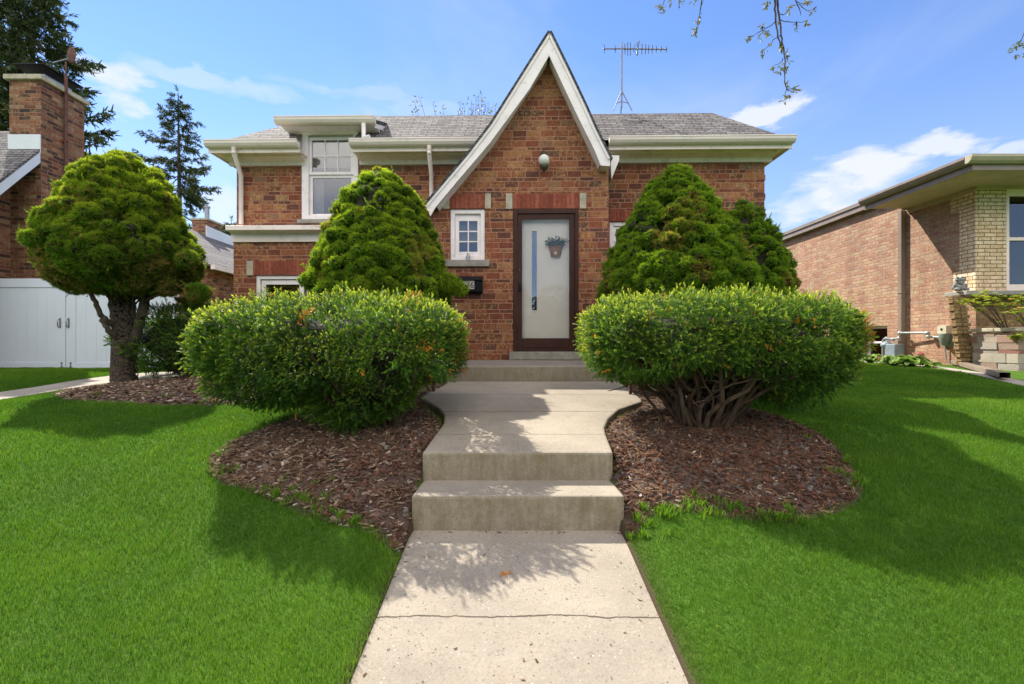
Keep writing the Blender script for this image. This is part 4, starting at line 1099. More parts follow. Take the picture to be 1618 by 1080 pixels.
# spruce left of the steps
spruce('dwarf_spruce', 'conical dwarf spruce left of the small window, yellow green on its left side', 'conifer', ((602-809)/F*5.9, 5.9),
       prof_px(5.9, [(268, .03), (276, .16), (292, .29), (320, .48), (350, .56), (385, .67), (420, .75), (460, .80), (520, .80), (575, .76)]), 1250, .072, 21, M_spruce, 'dwarf spruces in front of the house')
spruce('dwarf_spruce', 'tallest conical dwarf spruce, dark green, right of the front door', 'conifer', ((1068-809)/F*5.9, 5.9),
       prof_px(5.9, [(263, .03), (272, .15), (290, .28), (320, .45), (350, .58), (385, .71), (420, .82), (450, .88), (520, .88), (575, .82)]), 1350, .072, 22, M_spruce, 'dwarf spruces in front of the house', tipk=.55)
spruce('dwarf_spruce', 'smaller dark dwarf spruce at the right corner of the house', 'conifer', ((1177-809)/F*7.0, 7.0),
       prof_px(7.0, [(316, .03), (326, .16), (345, .27), (370, .40), (400, .52), (430, .60), (470, .66), (540, .64), (580, .58)]), 620, .072, 23, M_spruce, 'dwarf spruces in front of the house', tipk=.45)
# lower right lobe of the left spruce in front of the mailbox
def lobe(x, y, z, r, seed, parent, mat):
    rg = np.random.default_rng(seed); C = np.array([(x+rg.normal(0, r*.45), y+rg.normal(0, r*.4), z+rg.normal(0, r*.35)) for _ in range(7)]); R = np.full(7, r*.62)
    Pp, Nn, Ci = clump_surface(rg, C, R, 3000); off = np.array(parent.location)
    V, F_, a, b = scatter(T_SPR, Pp, Nn, rg.uniform(.8, 1.3, len(Pp)), rg, np.clip(rg.random(len(Pp))*.8, 0, .9), rg.random(len(Pp))*.7, .3)
    mesh_np('low_branch', V-off, F_, mat, parent, {'rnd': a, 'tip': b})
ls = [o for o in SC.objects if o.name.startswith('dwarf_spruce')][0]
p = P(712, 448, 5.75); lobe(p[0], p[1], p[2], .14, 5, ls, M_spruce)

# topiary tree on the left
TX, TY = (196-809)/F*5.9, 5.9; tz = float(gz(TX, TY))
top_ = empty('topiary_tree', (TX, TY, tz), 'round clipped spruce tree with a thick bare trunk in front of the white gate', 'tree')
def TP(px, py, dy=0): q = P(px, py, 5.9+dy); return np.array([q[0]-TX, 5.9+dy-TY, q[2]-tz])
rg = np.random.default_rng(31)
crown_prof = prof_px(5.9, [(247, .02), (254, .14), (266, .28), (284, .40), (305, .49), (335, .58), (365, .66), (398, .73), (422, .73), (442, .62), (455, .46)])
ccx = (190-809)/F*5.9
C, R = revolve_clumps(rg, crown_prof, ccx, 5.9, .082, 950, tz, .11, lambda t: lerp(1.0, .85, t))
# under-side clumps and the loose lower right skirt
ex = []
for _ in range(26): a = rg.random()*2*PI; r = rg.uniform(.15, .58); ex.append((ccx + r*math.cos(a), 5.9 + r*math.sin(a), CZ + (540-rg.uniform(425, 448))*5.9/F))
for px, py in ((300, 420), (295, 445), (310, 462), (285, 430), (265, 452), (295, 410), (303, 400), (318, 462), (300, 466)): ex.append(tuple(P(px, py, 5.9+rg.uniform(-.3, .3))))
C = np.concatenate([C, np.array(ex)]); R = np.concatenate([R, rg.uniform(.10, .16, len(ex))])
off = np.array([TX, TY, tz])
Pp, Nn, Ci = clump_surface(rg, C, R, 2700)
rad = Pp[:, :2] - np.array([ccx, 5.9]); outw = (rad*Nn[:, :2]).sum(1)/(np.linalg.norm(rad, axis=1)+1e-6)
keep = ((outw > -.3) | (np.abs(Nn[:, 2]) > .3)) & ~((NZ(Pp + 77, 3.4) > .55) & (rg.random(len(Pp)) < .85)); Pp, Nn, Ci = Pp[keep], Nn[keep], Ci[keep]
crn = rg.random(len(C)); low = np.clip((CZ+1.25 - Pp[:, 2])/.9, 0, 1)
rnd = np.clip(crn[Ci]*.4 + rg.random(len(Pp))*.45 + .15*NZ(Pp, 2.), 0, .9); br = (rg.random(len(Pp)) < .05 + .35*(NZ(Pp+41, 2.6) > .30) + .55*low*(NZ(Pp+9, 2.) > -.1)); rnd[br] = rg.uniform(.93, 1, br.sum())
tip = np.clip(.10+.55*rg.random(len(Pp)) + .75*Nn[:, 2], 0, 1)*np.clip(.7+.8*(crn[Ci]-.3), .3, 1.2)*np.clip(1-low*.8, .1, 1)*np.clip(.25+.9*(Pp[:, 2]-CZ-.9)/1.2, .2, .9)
sg = rg.random(len(Pp)) < .012
V, F_, a, b = scatter(T_SPG, Pp[sg], Nn[sg] + np.array([0, 0, .55]), rg.uniform(.55, 1.25, sg.sum()), rg, rnd[sg], tip[sg]*.5+.45*rg.random(sg.sum()), .38)
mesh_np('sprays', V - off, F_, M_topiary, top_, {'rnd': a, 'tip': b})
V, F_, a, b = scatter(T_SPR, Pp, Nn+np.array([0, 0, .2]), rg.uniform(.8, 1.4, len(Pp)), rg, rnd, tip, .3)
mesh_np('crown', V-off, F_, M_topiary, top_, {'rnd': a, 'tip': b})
hi = C[:, 2] > CZ + .95
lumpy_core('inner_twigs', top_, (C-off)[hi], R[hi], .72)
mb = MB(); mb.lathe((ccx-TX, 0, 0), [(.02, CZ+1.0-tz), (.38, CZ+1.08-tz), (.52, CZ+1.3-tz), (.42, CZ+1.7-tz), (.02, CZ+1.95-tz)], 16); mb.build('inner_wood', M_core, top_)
def knobby(mb, pts, r0, r1, n=14, seg=8, jit=.008, seed=0):
    rg_ = random.Random(seed); q = []
    pts = [Vector(p) for p in pts]
    for i in range(len(pts)-1):
        for k in range(seg):
            t = k/seg; p0 = pts[max(i-1, 0)]; p1 = pts[i]; p2 = pts[i+1]; p3 = pts[min(i+2, len(pts)-1)]
            c = .5*((2*p1) + (-p0+p2)*t + (2*p0-5*p1+4*p2-p3)*t*t + (-p0+3*p1-3*p2+p3)*t**3); q.append(c + Vector([rg_.uniform(-jit, jit) for _ in range(3)]))
    q.append(pts[-1]); m = len(q)
    mb.tube(q, [lerp(r0, r1, (i/(m-1)))*rg_.uniform(.93, 1.07) for i in range(m)], n)
mb = MB()
knobby(mb, [TP(195, 612), TP(195, 590), TP(195, 560), TP(197, 530)], .136, .108, 16, 6, .005, 1)
knobby(mb, [TP(196, 540), TP(188, 505), TP(181, 470), TP(181, 430), TP(184, 380)], .085, .050, 14, 6, .008, 2)
mb.build('trunk', M_bark, top_)
mb = MB()
knobby(mb, [TP(208, 552), TP(220, 512), TP(229, 475), TP(233, 440), TP(242, 400)], .060, .036, 12, 6, .006, 3)
knobby(mb, [TP(184, 532, -.1), TP(172, 522, -.2), TP(162, 508, -.2), TP(158, 506, -.2)], .036, .018, 8, 4, .006, 4)
knobby(mb, [TP(184, 517, -.08), TP(168, 505, -.2), TP(155, 490, -.25), TP(147, 468, -.3), TP(136, 455, -.3), TP(122, 446, -.3)], .034, .016, 8, 5, .008, 5)
knobby(mb, [TP(184, 478), TP(172, 468, -.1), TP(163, 452, -.1), TP(155, 430, -.1)], .030, .016, 8, 4, .008, 6)
knobby(mb, [TP(188, 470, .1), TP(205, 450, .1), TP(212, 420, .15)], .03, .015, 8, 4, .008, 7)
knobby(mb, [TP(222, 480), TP(245, 467, -.1), TP(270, 458, -.1), TP(300, 448, -.1)], .022, .010, 7, 5, .008, 8)
knobby(mb, [TP(216, 505), TP(228, 497, -.1), TP(234, 496, -.1)], .018, .008, 6, 3, .004, 9)
rgb = random.Random(4)
for k in range(60):
    a = rgb.uniform(0, 2*PI); r = rgb.uniform(.2, .75); z1 = rgb.uniform(.95, 1.3)+CZ-tz
    s = Vector((rgb.uniform(-.1, .15), 0, rgb.uniform(.7, 1.15))); e = Vector((ccx-TX + r*math.cos(a), r*math.sin(a), z1))
    knobby(mb, [s, (s+e)/2 + Vector((0, 0, rgb.uniform(-.05, .12))), e], .012, .004, 5, 4, .010, k)
mb.build('limbs', M_bark, top_)
# bark scales
rg = np.random.default_rng(8); n = 1500
hh_ = rg.random(n)*.98; aa = rg.random(n)*2*PI; rr_ = np.interp(hh_, [0, .98], [.136, .110])
base_c = np.stack([rr_*np.cos(aa), rr_*np.sin(aa), hh_ - .02], 1)
sc_t = [(np.array([[-.5, -.3, -.002], [.5, -.35, -.002], [.4, .4, -.002], [-.45, .35, -.002], [0, 0, .5*.3]]), np.array([[0, 1, 4], [1, 2, 4], [2, 3, 4], [3, 0, 4]]), np.zeros(5))]
V, F_, a, b = scatter(sc_t, base_c, np.stack([np.cos(aa), np.sin(aa), 0*aa], 1), rg.uniform(.018, .042, n), rg, tilt=.12)
mesh_np('bark_scales', V, F_, M_bark, top_)

# yews -----------------------------------------------------------------
def yew(label, blobs, base_xy, seed, stems, dens=3000, name='yew_shrub', group=None, orange=.02, under=(), scale=1.0, core=.62, tipk=1.0, bare=None):
    """blobs: (cx,cy,cz, rx,ry,rz, power) superellipsoids in world space"""
    rg = np.random.default_rng(seed); x, y = base_xy; z0 = float(gz(x, y)); off = np.array([x, y, z0])
    root = empty(name, (x, y, z0), label, 'shrub', group)
    def f(P_, bl): # <1 inside
        c = np.array(bl[:3]); r = np.array(bl[3:6]); p = bl[6]; q = np.abs((P_-c)/r); return (q**p).sum(1)**(1/p)
    PP, NN = [], []
    for i, bl in enumerate(blobs):
        r = np.array(bl[3:6]); p = bl[6]; area = 4*PI*((r[0]*r[1])**1.6/3+(r[0]*r[2])**1.6/3+(r[1]*r[2])**1.6/3)**(1/1.6)*1.15
        n = int(area*dens); d = sphere_dirs(rg, n)*r; d = d/np.linalg.norm(d, axis=1, keepdims=True)
        t = 1/((np.abs(d/r)**p).sum(1)**(1/p)); q = d*t[:, None]
        g = np.sign(q)*np.abs(q/r)**(p-1)/r; g /= np.linalg.norm(g, axis=1, keepdims=True)
        ly = rg.random(n); W = q + np.array(bl[:3])
        disp = .075*NZ(W+i*5, 3.4) + .055*NZ(W+3, 8.) + .025*NZ(W, 19.) - .11*ly**2.0 + np.minimum(rg.exponential(.012, n), .06)*(ly < .5)
        W = W + g*disp[:, None]; keep = np.ones(n, bool)
        for j, b2 in enumerate(blobs):
            if j != i: keep &= f(W, b2) > .93
        keep &= ~((NZ(W+50, 4.6) > .48) & (rg.random(n) < .8))
        if bare is not None: keep &= ~(bare(W) & (rg.random(n) < .80))
        PP.append(np.c_[W, ly][keep]); NN.append(g[keep])
    PP = np.concatenate(PP); NN = np.concatenate(NN); W = PP[:, :3]; ly = PP[:, 3]; n = len(W)
    ups = NN + np.array([0, 0, .22]); 
    rnd = np.clip(.15+.6*rg.random(n) + .25*NZ(W, 3.), 0, .92)
    tipv_ = .35+.65*rg.random(n)**.6
    orr = (NZ(W+17, 5.5) > .66) & (rg.random(n) < orange*14); rnd[orr] = rg.uniform(.97, 1, orr.sum())
    rnd[rg.random(n) < orange*.10] = .985
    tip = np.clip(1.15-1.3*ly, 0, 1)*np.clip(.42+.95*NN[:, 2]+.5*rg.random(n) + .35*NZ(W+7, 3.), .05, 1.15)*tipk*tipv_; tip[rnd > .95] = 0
    # upright stray shoots on the top surface belong to the same foliage
    top_s = (NN[:, 2] > .4) & (ly < .25) & (rg.random(n) < .06); m2 = int(top_s.sum())
    W2 = np.concatenate([W, W[top_s]]); U2 = np.concatenate([ups, np.tile([0, 0, 1.3], (m2, 1))]); S2 = np.concatenate([rg.uniform(.55, 1.35, n), rg.uniform(.9, 1.35, m2)])*scale
    R2 = np.concatenate([rnd, rg.random(m2)*.8]); T2 = np.concatenate([tip, np.full(m2, .95)])
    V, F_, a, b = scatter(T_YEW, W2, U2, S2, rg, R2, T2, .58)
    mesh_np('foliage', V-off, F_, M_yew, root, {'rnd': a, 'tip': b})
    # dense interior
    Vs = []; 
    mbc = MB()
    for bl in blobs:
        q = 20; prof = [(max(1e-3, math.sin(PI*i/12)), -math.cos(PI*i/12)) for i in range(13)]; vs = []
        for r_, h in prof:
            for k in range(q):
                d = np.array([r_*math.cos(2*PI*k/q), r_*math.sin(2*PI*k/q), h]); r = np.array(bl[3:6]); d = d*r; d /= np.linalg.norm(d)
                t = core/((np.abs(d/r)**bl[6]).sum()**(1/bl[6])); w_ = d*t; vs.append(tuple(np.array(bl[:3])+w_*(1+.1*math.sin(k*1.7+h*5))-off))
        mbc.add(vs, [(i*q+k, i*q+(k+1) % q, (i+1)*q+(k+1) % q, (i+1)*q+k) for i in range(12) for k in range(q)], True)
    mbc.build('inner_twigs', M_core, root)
    # stems
    rgs = random.Random(seed); mb = MB(); b0 = blobs[0]
    for i in range(stems):
        a = rgs.uniform(0, 2*PI); r0_ = rgs.uniform(.02, .17)
        s = Vector((math.cos(a)*r0_*1.3, math.sin(a)*r0_, -.04))
        rr_ = math.sqrt(rgs.uniform(.08, 1))*.92; aa_ = a + rgs.gauss(0, .45)
        e = Vector((b0[0]-x + b0[3]*rr_*math.cos(aa_), b0[1]-y + b0[4]*rr_*math.sin(aa_), b0[2]-z0 - b0[5]*rgs.uniform(-.25, .8)*(1 if rr_ < .7 else .45)))
        m1 = s.lerp(e, .33) + Vector((rgs.gauss(0, .05), rgs.gauss(0, .05), rgs.uniform(-.02, .06))); m2 = s.lerp(e, .68)+Vector((rgs.gauss(0, .06), rgs.gauss(0, .06), rgs.uniform(-.08, .04)))
        r1 = rgs.uniform(.008, .024)
        knobby(mb, [s, m1, m2, e], r1, r1*.4, 7, 6, .006, i)
        for k in range(rgs.randint(2, 5)):
            t = rgs.uniform(.35, .9); c = s.lerp(e, t) if t > .5 else m1.lerp(m2, rgs.random()); d = Vector((rgs.gauss(0, 1), rgs.gauss(0, 1), rgs.gauss(.45, .5))).normalized()*rgs.uniform(.12, .38)
            knobby(mb, [c, c+d*.5+Vector((rgs.gauss(0, .03), rgs.gauss(0, .03), rgs.gauss(0, .03))), c+d], r1*.42, .003, 5, 4, .006, k+i*7)
    mb.build('branches', M_twig, root)
    return root
def wx(px, Y): return (px-809)/F*Y
def wz(py, Y): return CZ+(540-py)*Y/F
YL = 3.95
yew('wide clipped yew left of the steps, dense with green needles down to the mulch', [
    (-1.36, 3.92, CZ-.015, .93, .74, .285, 4.4),
    (-1.74, 3.85, CZ-.13, .54, .55, .32, 3.0),
    (-1.14, 3.74, CZ-.28, .38, .38, .31, 2.3)], (wx(590, 3.85), 3.85), 41, 30, group='clipped yews either side of the steps')
def bareR(W):   # thin, open lower front where the wood shows
    u = (W[:, 0]-1.42); h = W[:, 2]
    lim = CZ-.19 - .16*np.abs(u)**1.5 + .07*NZ(W+2, 3.); side = u > .42
    return (h < lim) & ~side
yew('wide clipped yew right of the steps with bare twisted branches showing underneath', [
    (1.57, 3.92, CZ+.035, .93, .74, .27, 4.0),
    (2.02, 3.9, CZ-.06, .45, .60, .32, 2.8),
    (1.0, 3.85, CZ+.03, .32, .50, .28, 2.8)], (wx(1108, 3.82), 3.82), 42, 80, group='clipped yews either side of the steps', orange=.035, core=.60, bare=bareR)
yd_ = yew('dark yew shrub with bare twisted stems between the topiary tree and the left clipped yew', [
    (wx(290, 6.3), 6.4, wz(535, 6.3), .78, .6, .40, 2.6)], (wx(305, 6.25), 6.25), 43, 22, dens=1500, tipk=.35, orange=.004, scale=1.15, core=.62)

# mulch, lava rock, wood chips, litter -----------------------------------
def ico():
    t = (1+5**.5)/2; v = np.array([(-1,t,0),(1,t,0),(-1,-t,0),(1,-t,0),(0,-1,t),(0,1,t),(0,-1,-t),(0,1,-t),(t,0,-1),(t,0,1),(-t,0,-1),(-t,0,1)], float); v /= np.linalg.norm(v[0])
    f = np.array([(0,11,5),(0,5,1),(0,1,7),(0,7,10),(0,10,11),(1,5,9),(5,11,4),(11,10,2),(10,7,6),(7,1,8),(3,9,4),(3,4,2),(3,2,6),(3,6,8),(3,8,9),(4,9,5),(2,4,11),(6,2,10),(8,6,7),(9,8,1)])
    return v, f
IV, IF_ = ico()
def rocktpl(rg): return (IV*(1+rg.normal(0, .16, (12, 1)))*np.array([1, rg.uniform(.6, .9), rg.uniform(.45, .75)])*.5, IF_, np.zeros(12))
def chiptpl(rg):
    l, w_, h = 1, rg.uniform(.22, .4), rg.uniform(.05, .12); k = rg.normal(0, .07, (8, 3))
    v = np.array([(-l,-w_,-h),(l,-w_,-h),(l,w_,-h),(-l,w_,-h),(-l,-w_,h),(l,-w_,h),(l,w_,h),(-l,w_,h)])*.5 + k*np.array([1, .5, .3])
    f = np.array([(0,3,2),(0,2,1),(4,5,6),(4,6,7),(0,1,5),(0,5,4),(1,2,6),(1,6,5),(2,3,7),(2,7,6),(3,0,4),(3,4,7)])
    return v, f, np.zeros(8)
def needletpl(rg):
    b = rg.normal(0, .12); v = np.array([(-.5, 0, 0), (0, b, .05), (.5, 0, 0), (.5, .035, 0), (0, b+.035, .06), (-.5, .035, 0)]); return v, np.array([(0, 1, 4), (0, 4, 5), (1, 2, 3), (1, 3, 4)]), np.zeros(6)
def attrmat(name, stops, rough=.9):
    m, N_, L_, b = newmat(name); q = NB(m); c = q.ramp(q.attr('rnd'), stops)
    n = q.noise(q.obj(), 60, 4, .7); c = q.mix(q.mapr(n, .3, .7), q.mix(1.0, c, (.7, .7, .7), 'MULTIPLY'), c)
    L_.new(c, b.inputs['Base Color']); b.inputs['Roughness'].default_value = rough; b.inputs['Specular IOR Level'].default_value = .2; q.bump(n, .6, .004, b); return m
M_lava = attrmat('lava_rock', [(0, (.050, .026, .018)), (.4, (.105, .045, .028)), (.75, (.155, .072, .045)), (.9, (.075, .062, .060)), (1, (.22, .19, .17))])
M_chip = attrmat('wood_chips', [(0, (.07, .04, .025)), (.4, (.16, .095, .06)), (.75, (.28, .19, .13)), (.93, (.42, .33, .25)), (1, (.60, .52, .42))])
M_dry = attrmat('dry_needles', [(0, (.12, .06, .03)), (.6, (.26, .15, .07)), (1, (.42, .28, .14))])
def scatter_bed(name, poly, n, tpls, smin, smax, mat, seed, region=None, lift=.004, tilt=.35, pw=1.6):
    rg = np.random.default_rng(seed); xs = [p[0] for p in poly]; ys = [p[1] for p in poly]
    X = rg.uniform(min(xs)-.05, max(xs)+.05, n*3); Y = min(ys)-.05 + (max(ys)-min(ys)+.1)*rg.random(n*3)
    k = inpoly(X, Y, poly) & ~inpoly(X, Y, landing) & ~((X > WX0-.01) & (X < WX1+.01) & (Y < 3.2))
    if region is not None: k &= region(X, Y, rg)
    X, Y = X[k][:n], Y[k][:n]; m = len(X)
    pos = np.stack([X, Y, bedz(X, Y, poly)+lift], 1)
    sc = smin + (smax-smin)*rg.random(m)**pw
    V, F_, a, b = scatter(tpls, pos, np.tile([0, 0, 1.], (m, 1)), sc, rg, tilt=tilt)
    return tag(mesh_np(name, V, F_, mat, None, {'rnd': a}), kind='stuff')
rgt = np.random.default_rng(2)
TR = [rocktpl(rgt) for _ in range(8)]; TCh = [chiptpl(rgt) for _ in range(6)]; TN = [needletpl(rgt) for _ in range(4)]
mid = lambda s: (lambda X, Y, rg: polydist(X, Y, s) > .05 + .05*rg.random(len(X)))
scatter_bed('lava_rock', bedC, 4600, TR, .012, .052, M_lava, 1, lambda X, Y, rg: (Y < 4.2) & (polydist(X, Y, bedC) > .03) & (rg.random(len(X)) < np.where(Y < 3.5, 1, .35)))
scatter_bed('lava_rock', bedA, 1700, TR, .016, .05, M_lava, 2, lambda X, Y, rg: (X > -1.75) & (Y < 4.2) & (rg.random(len(X)) < np.where(X > -1.2, 1, .4)))
scatter_bed('wood_chips', bedA, 8200, TCh, .010, .060, M_chip, 3, lambda X, Y, rg: rg.random(len(X)) < np.where(X < -1.3, 1, .45), tilt=.3)
scatter_bed('wood_chips', bedC, 3600, TCh, .008, .045, M_chip, 4, tilt=.3)
scatter_bed('wood_chips', bedB, 12000, TCh, .014, .065, M_chip, 5, tilt=.3)
scatter_bed('dry_needles', bedC, 5200, TN, .03, .10, M_dry, 6, lift=.014, tilt=.25, pw=1.2)
scatter_bed('dry_needles', bedA, 3000, TN, .03, .09, M_dry, 7, lift=.014, tilt=.25, pw=1.2)

# grass ------------------------------------------------------------------
def grass():
    rg = np.random.default_rng(12)
    M_ = 1300000
    # Y pdf ~ Y^-0.35 between 1.45 and 11
    u = rg.random(M_); e = .50; Y = (1.4**e + u*(11.0**e - 1.4**e))**(1/e)
    X = (rg.random(M_)*2-1)*(1.12*Y + 1.6)
    z = np.zeros(M_)
    bad = inpoly(X, Y, landing) | ((X > WX0+.0) & (X < WX1-.0) & (Y < 3.2)) | inpoly(X, Y, pathL) | ((Y > 5.9) & (X > -4.5) & (X < 4.35)) | ((X > -.75) & (X < 1.22) & (Y > 5.3)) | (Y > 10.5)
    right_edge = np.interp(Y, [p[1] for p in sorted(stripR[6:], key=lambda p: p[1])], [p[0] for p in sorted(stripR[6:], key=lambda p: p[1])]); bad |= X > np.interp(Y, [p[1] for p in sorted(stripR[:6], key=lambda p: p[1])], [p[0] for p in sorted(stripR[:6], key=lambda p: p[1])]) - .01
    for b in (bedA, bedB, bedC, bedD):
        ins = inpoly(X, Y, b); bad |= ins & (polydist(X, Y, b) > .085*rg.random(M_)**2)
    bad |= (Y > 7.95) & (X < -4.5)
    k = ~bad; X, Y = X[k], Y[k]; n = len(X); z = gz(X, Y)
    P3 = np.stack([X, Y, 0*X], 1)
    patch = NZ(P3, .55); patch2 = NZ(P3+11, 2.3); patch3 = NZ(P3+5, 8.)
    wd = .0016*(Y/1.8)**.85*rg.uniform(.7, 1.3, n)
    h = (.025 + .008*patch2 + .006*patch3)*rg.uniform(.55, 1.25, n)
    # longer uncut tufts at the front edge of the right bed and of the left bed
    for b, c, r_, g_ in ((bedC, (.95, 2.6), .5, 1.6), (bedA, (-1.1, 2.9), .55, 1.0)):
        d = polydist(X, Y, b); t = np.clip(1-d/.10, 0, 1)*np.clip(1-np.hypot(X-c[0], Y-c[1])/r_/1.6, 0, 1)*np.clip(NZ(P3, 9.)+.5, 0, 1); h *= 1+g_*t
    a = rg.random(n)*2*PI; lean = rg.uniform(.1, .75, n)*h; 
    sx, sy = np.cos(a), np.sin(a); la = a + rg.normal(PI/2, .5, n); lx, ly = np.cos(la)*lean, np.sin(la)*lean
    V = np.empty((n, 5, 3), np.float32)
    V[:, 0] = np.stack([X-sx*wd/2, Y-sy*wd/2, z-.004], 1); V[:, 1] = np.stack([X+sx*wd/2, Y+sy*wd/2, z-.004], 1)
    V[:, 2] = np.stack([X+sx*wd*.42+lx*.4, Y+sy*wd*.42+ly*.4, z+h*.6], 1); V[:, 3] = np.stack([X-sx*wd*.42+lx*.4, Y-sy*wd*.42+ly*.4, z+h*.6], 1)
    V[:, 4] = np.stack([X+lx, Y+ly, z+h], 1)
    f = np.array([[0, 1, 2], [0, 2, 3], [3, 2, 4]]); Fa = (f[None]+(np.arange(n)*5)[:, None, None]).reshape(-1, 3)
    rnd = np.clip(.42+.28*patch+.24*patch2+.16*patch3+rg.normal(0, .17, n), 0, .95); rnd[rg.random(n) < .010+.02*np.clip(patch2, 0, 1)] = .99
    tipv = np.tile(np.array([0, 0, .5, .5, 1.]), (n, 1))*np.clip(.45+.5*NZ(P3+3, 1.4)[:, None], .1, 1)
    tag(mesh_np('grass', V.reshape(-1, 3), Fa, M_grass, None, {'rnd': np.repeat(rnd, 5), 'tip': tipv.ravel()}), kind='stuff')
grass()
# ragged tufts growing into the beds
def tufts(cs, seed):
    rg = np.random.default_rng(seed); VV, FF, RR, TT = [], [], [], []; b = 0
    for (x, y, n, hh, sp) in cs:
        z = float(gz(x, y)) + .01
        for i in range(n):
            a = rg.random()*2*PI; r = abs(rg.normal(0, sp)); px, py = x+r*math.cos(a), y+r*math.sin(a); h = hh*rg.uniform(.4, 1.1); l = h*rg.uniform(.15, .8); la = a + rg.normal(0, .7); w_ = .0035
            sx, sy = -math.sin(la)*w_, math.cos(la)*w_
            pts = []
            for t in (0, .35, .7): 
                c = (px+math.cos(la)*l*t**1.6, py+math.sin(la)*l*t**1.6, z+h*t**.9); k = 1-t*.5; pts += [(c[0]-sx*k, c[1]-sy*k, c[2]), (c[0]+sx*k, c[1]+sy*k, c[2])]
            pts.append((px+math.cos(la)*l, py+math.sin(la)*l, z+h*.98)); VV += pts; FF += [(b, b+1, b+3), (b, b+3, b+2), (b+2, b+3, b+5), (b+2, b+5, b+4), (b+4, b+5, b+6)]
            RR += [min(.95, rg.uniform(.4, 1.0))]*7; TT += [0, 0, .3, .3, .6, .6, 1]; b += 7
    return tag(mesh_np('grass_tufts', VV, FF, M_grass, None, {'rnd': RR, 'tip': TT}), kind='stuff')
cs = []
rgc = random.Random(3)
for (px, py, k) in ((1010, 822, 3), (1040, 812, 4), (1065, 806, 3), (1092, 792, 5), (1110, 800, 4), (1150, 802, 4), (1175, 812, 3), (1200, 818, 4), (1235, 815, 4), (1260, 830, 3), (1320, 752, 4), (1345, 765, 3), (1335, 735, 3), (1290, 700, 2), (1225, 830, 3), (1130, 818, 4), (1030, 835, 3),
                    (360, 745, 3), (420, 778, 3), (455, 786, 4), (480, 792, 4), (500, 800, 3), (530, 815, 3), (345, 722, 3), (560, 828, 3), (515, 765, 2), (150, 628, 3), (230, 628, 3), (260, 632, 3)):
    x, y = G(px, py)
    for _ in range(k): cs.append((x+rgc.gauss(0, .05), y+rgc.gauss(0, .04), rgc.randint(14, 30), rgc.uniform(.032, .062), rgc.uniform(.012, .03)))
tufts(cs, 4)

# ------------------------------------------------------------------ left neighbour
gl = lambda X, Y: float(gz(X, Y))
nh = empty('brick_house', (-9.05, 9.5, gl(-9.05, 9.5)), 'old brick house with a steep grey roof and white rake board at the left edge', 'house')
nb = np.array(nh.location)
def NBx(x0, x1, y0, y1, z0, z1, mb): mb.box(x0-nb[0], x1-nb[0], y0-nb[1], y1-nb[1], z0-nb[2], z1-nb[2])
def NP(x, y, z): return (x-nb[0], y-nb[1], z-nb[2])
wyr, wzr = 9.1, CZ+3.93   # ridge
mb = MB(); mb.add([NP(-9.05, 5.9, CZ-1), NP(-9.05, 12.3, CZ-1), NP(-9.05, 12.3, CZ+.3), NP(-9.05, wyr, wzr-.08), NP(-9.05, 5.9, CZ+.3)], [(0, 1, 2, 3, 4)])
NBx(-16, -9.06, 5.9, 12.3, CZ-1, CZ+.3, mb); mb.build('wall', M_brickleft, nh)
mb = MB(); sl_ = .79/.68
def rz_(y): return CZ + 3.42 + 0.06 + (y-8.66)*sl_
def slab(x0, x1, ya, yb, fz):
    za, zb2 = fz(ya), fz(yb)
    mb.add([NP(x1, ya, za), NP(x1, yb, zb2), NP(x0, yb, zb2), NP(x0, ya, za), NP(x1, ya, za-.06), NP(x1, yb, zb2-.06), NP(x0, yb, zb2-.06), NP(x0, ya, za-.06)],
       [(0, 1, 2, 3), (4, 7, 6, 5), (0, 4, 5, 1), (3, 2, 6, 7), (0, 3, 7, 4), (1, 5, 6, 2)])
slab(-16, -8.5, 5.6, 8.655, rz_); slab(-16, -9.06, 8.6555, wyr, rz_)
slab(-16, -9.06, wyr+.0005, 9.6, lambda y: rz_(wyr)-(y-wyr)*sl_); slab(-16, -8.5, 9.6005, 12.6, lambda y: rz_(wyr)-(y-wyr)*sl_)
rfn = mb.build('roof', M_shingle, nh)
mb = MB(); mb.prism([(5.6-nb[1], rz_(5.6)-.065-nb[2]), (8.67-nb[1], rz_(8.67)-.065-nb[2]), (8.67-nb[1], rz_(8.67)-.26-nb[2]), (5.6-nb[1], rz_(5.6)-.26-nb[2])], -8.54-nb[0], -8.50-nb[0], 'x')
mb.prism([(5.6-nb[1], rz_(5.6)-.20-nb[2]), (8.67-nb[1], rz_(8.67)-.20-nb[2]), (8.67-nb[1], rz_(8.67)-.22-nb[2]), (5.6-nb[1], rz_(5.6)-.22-nb[2])], -9.05-nb[0], -8.545-nb[0], 'x'); mb.build('rake_board', M_vinyl, nh)
mb = MB(); NBx(-9.07, -8.50, 8.68, 9.56, CZ-1, CZ+4.72, mb); chm = mb.build('chimney', M_brickleft, nh)
mb = MB(); NBx(-9.13, -8.44, 8.62, 9.62, CZ+4.72, CZ+4.81, mb); mb.build('chimney_cap', M_stone, chm, bevel=.01)
mb = MB(); NBx(-9.08, -8.495, 8.66, 8.675, CZ+3.40, CZ+3.74, mb); mb.build('flashing', M_flash, chm)
mb = MB(); cx_, cy_, cz0 = -8.72, 9.2, CZ+4.81
NBx(-8.98, -8.60, 8.85, 9.40, cz0, cz0+.14, mb); mb.build('flue', M_galv, chm)
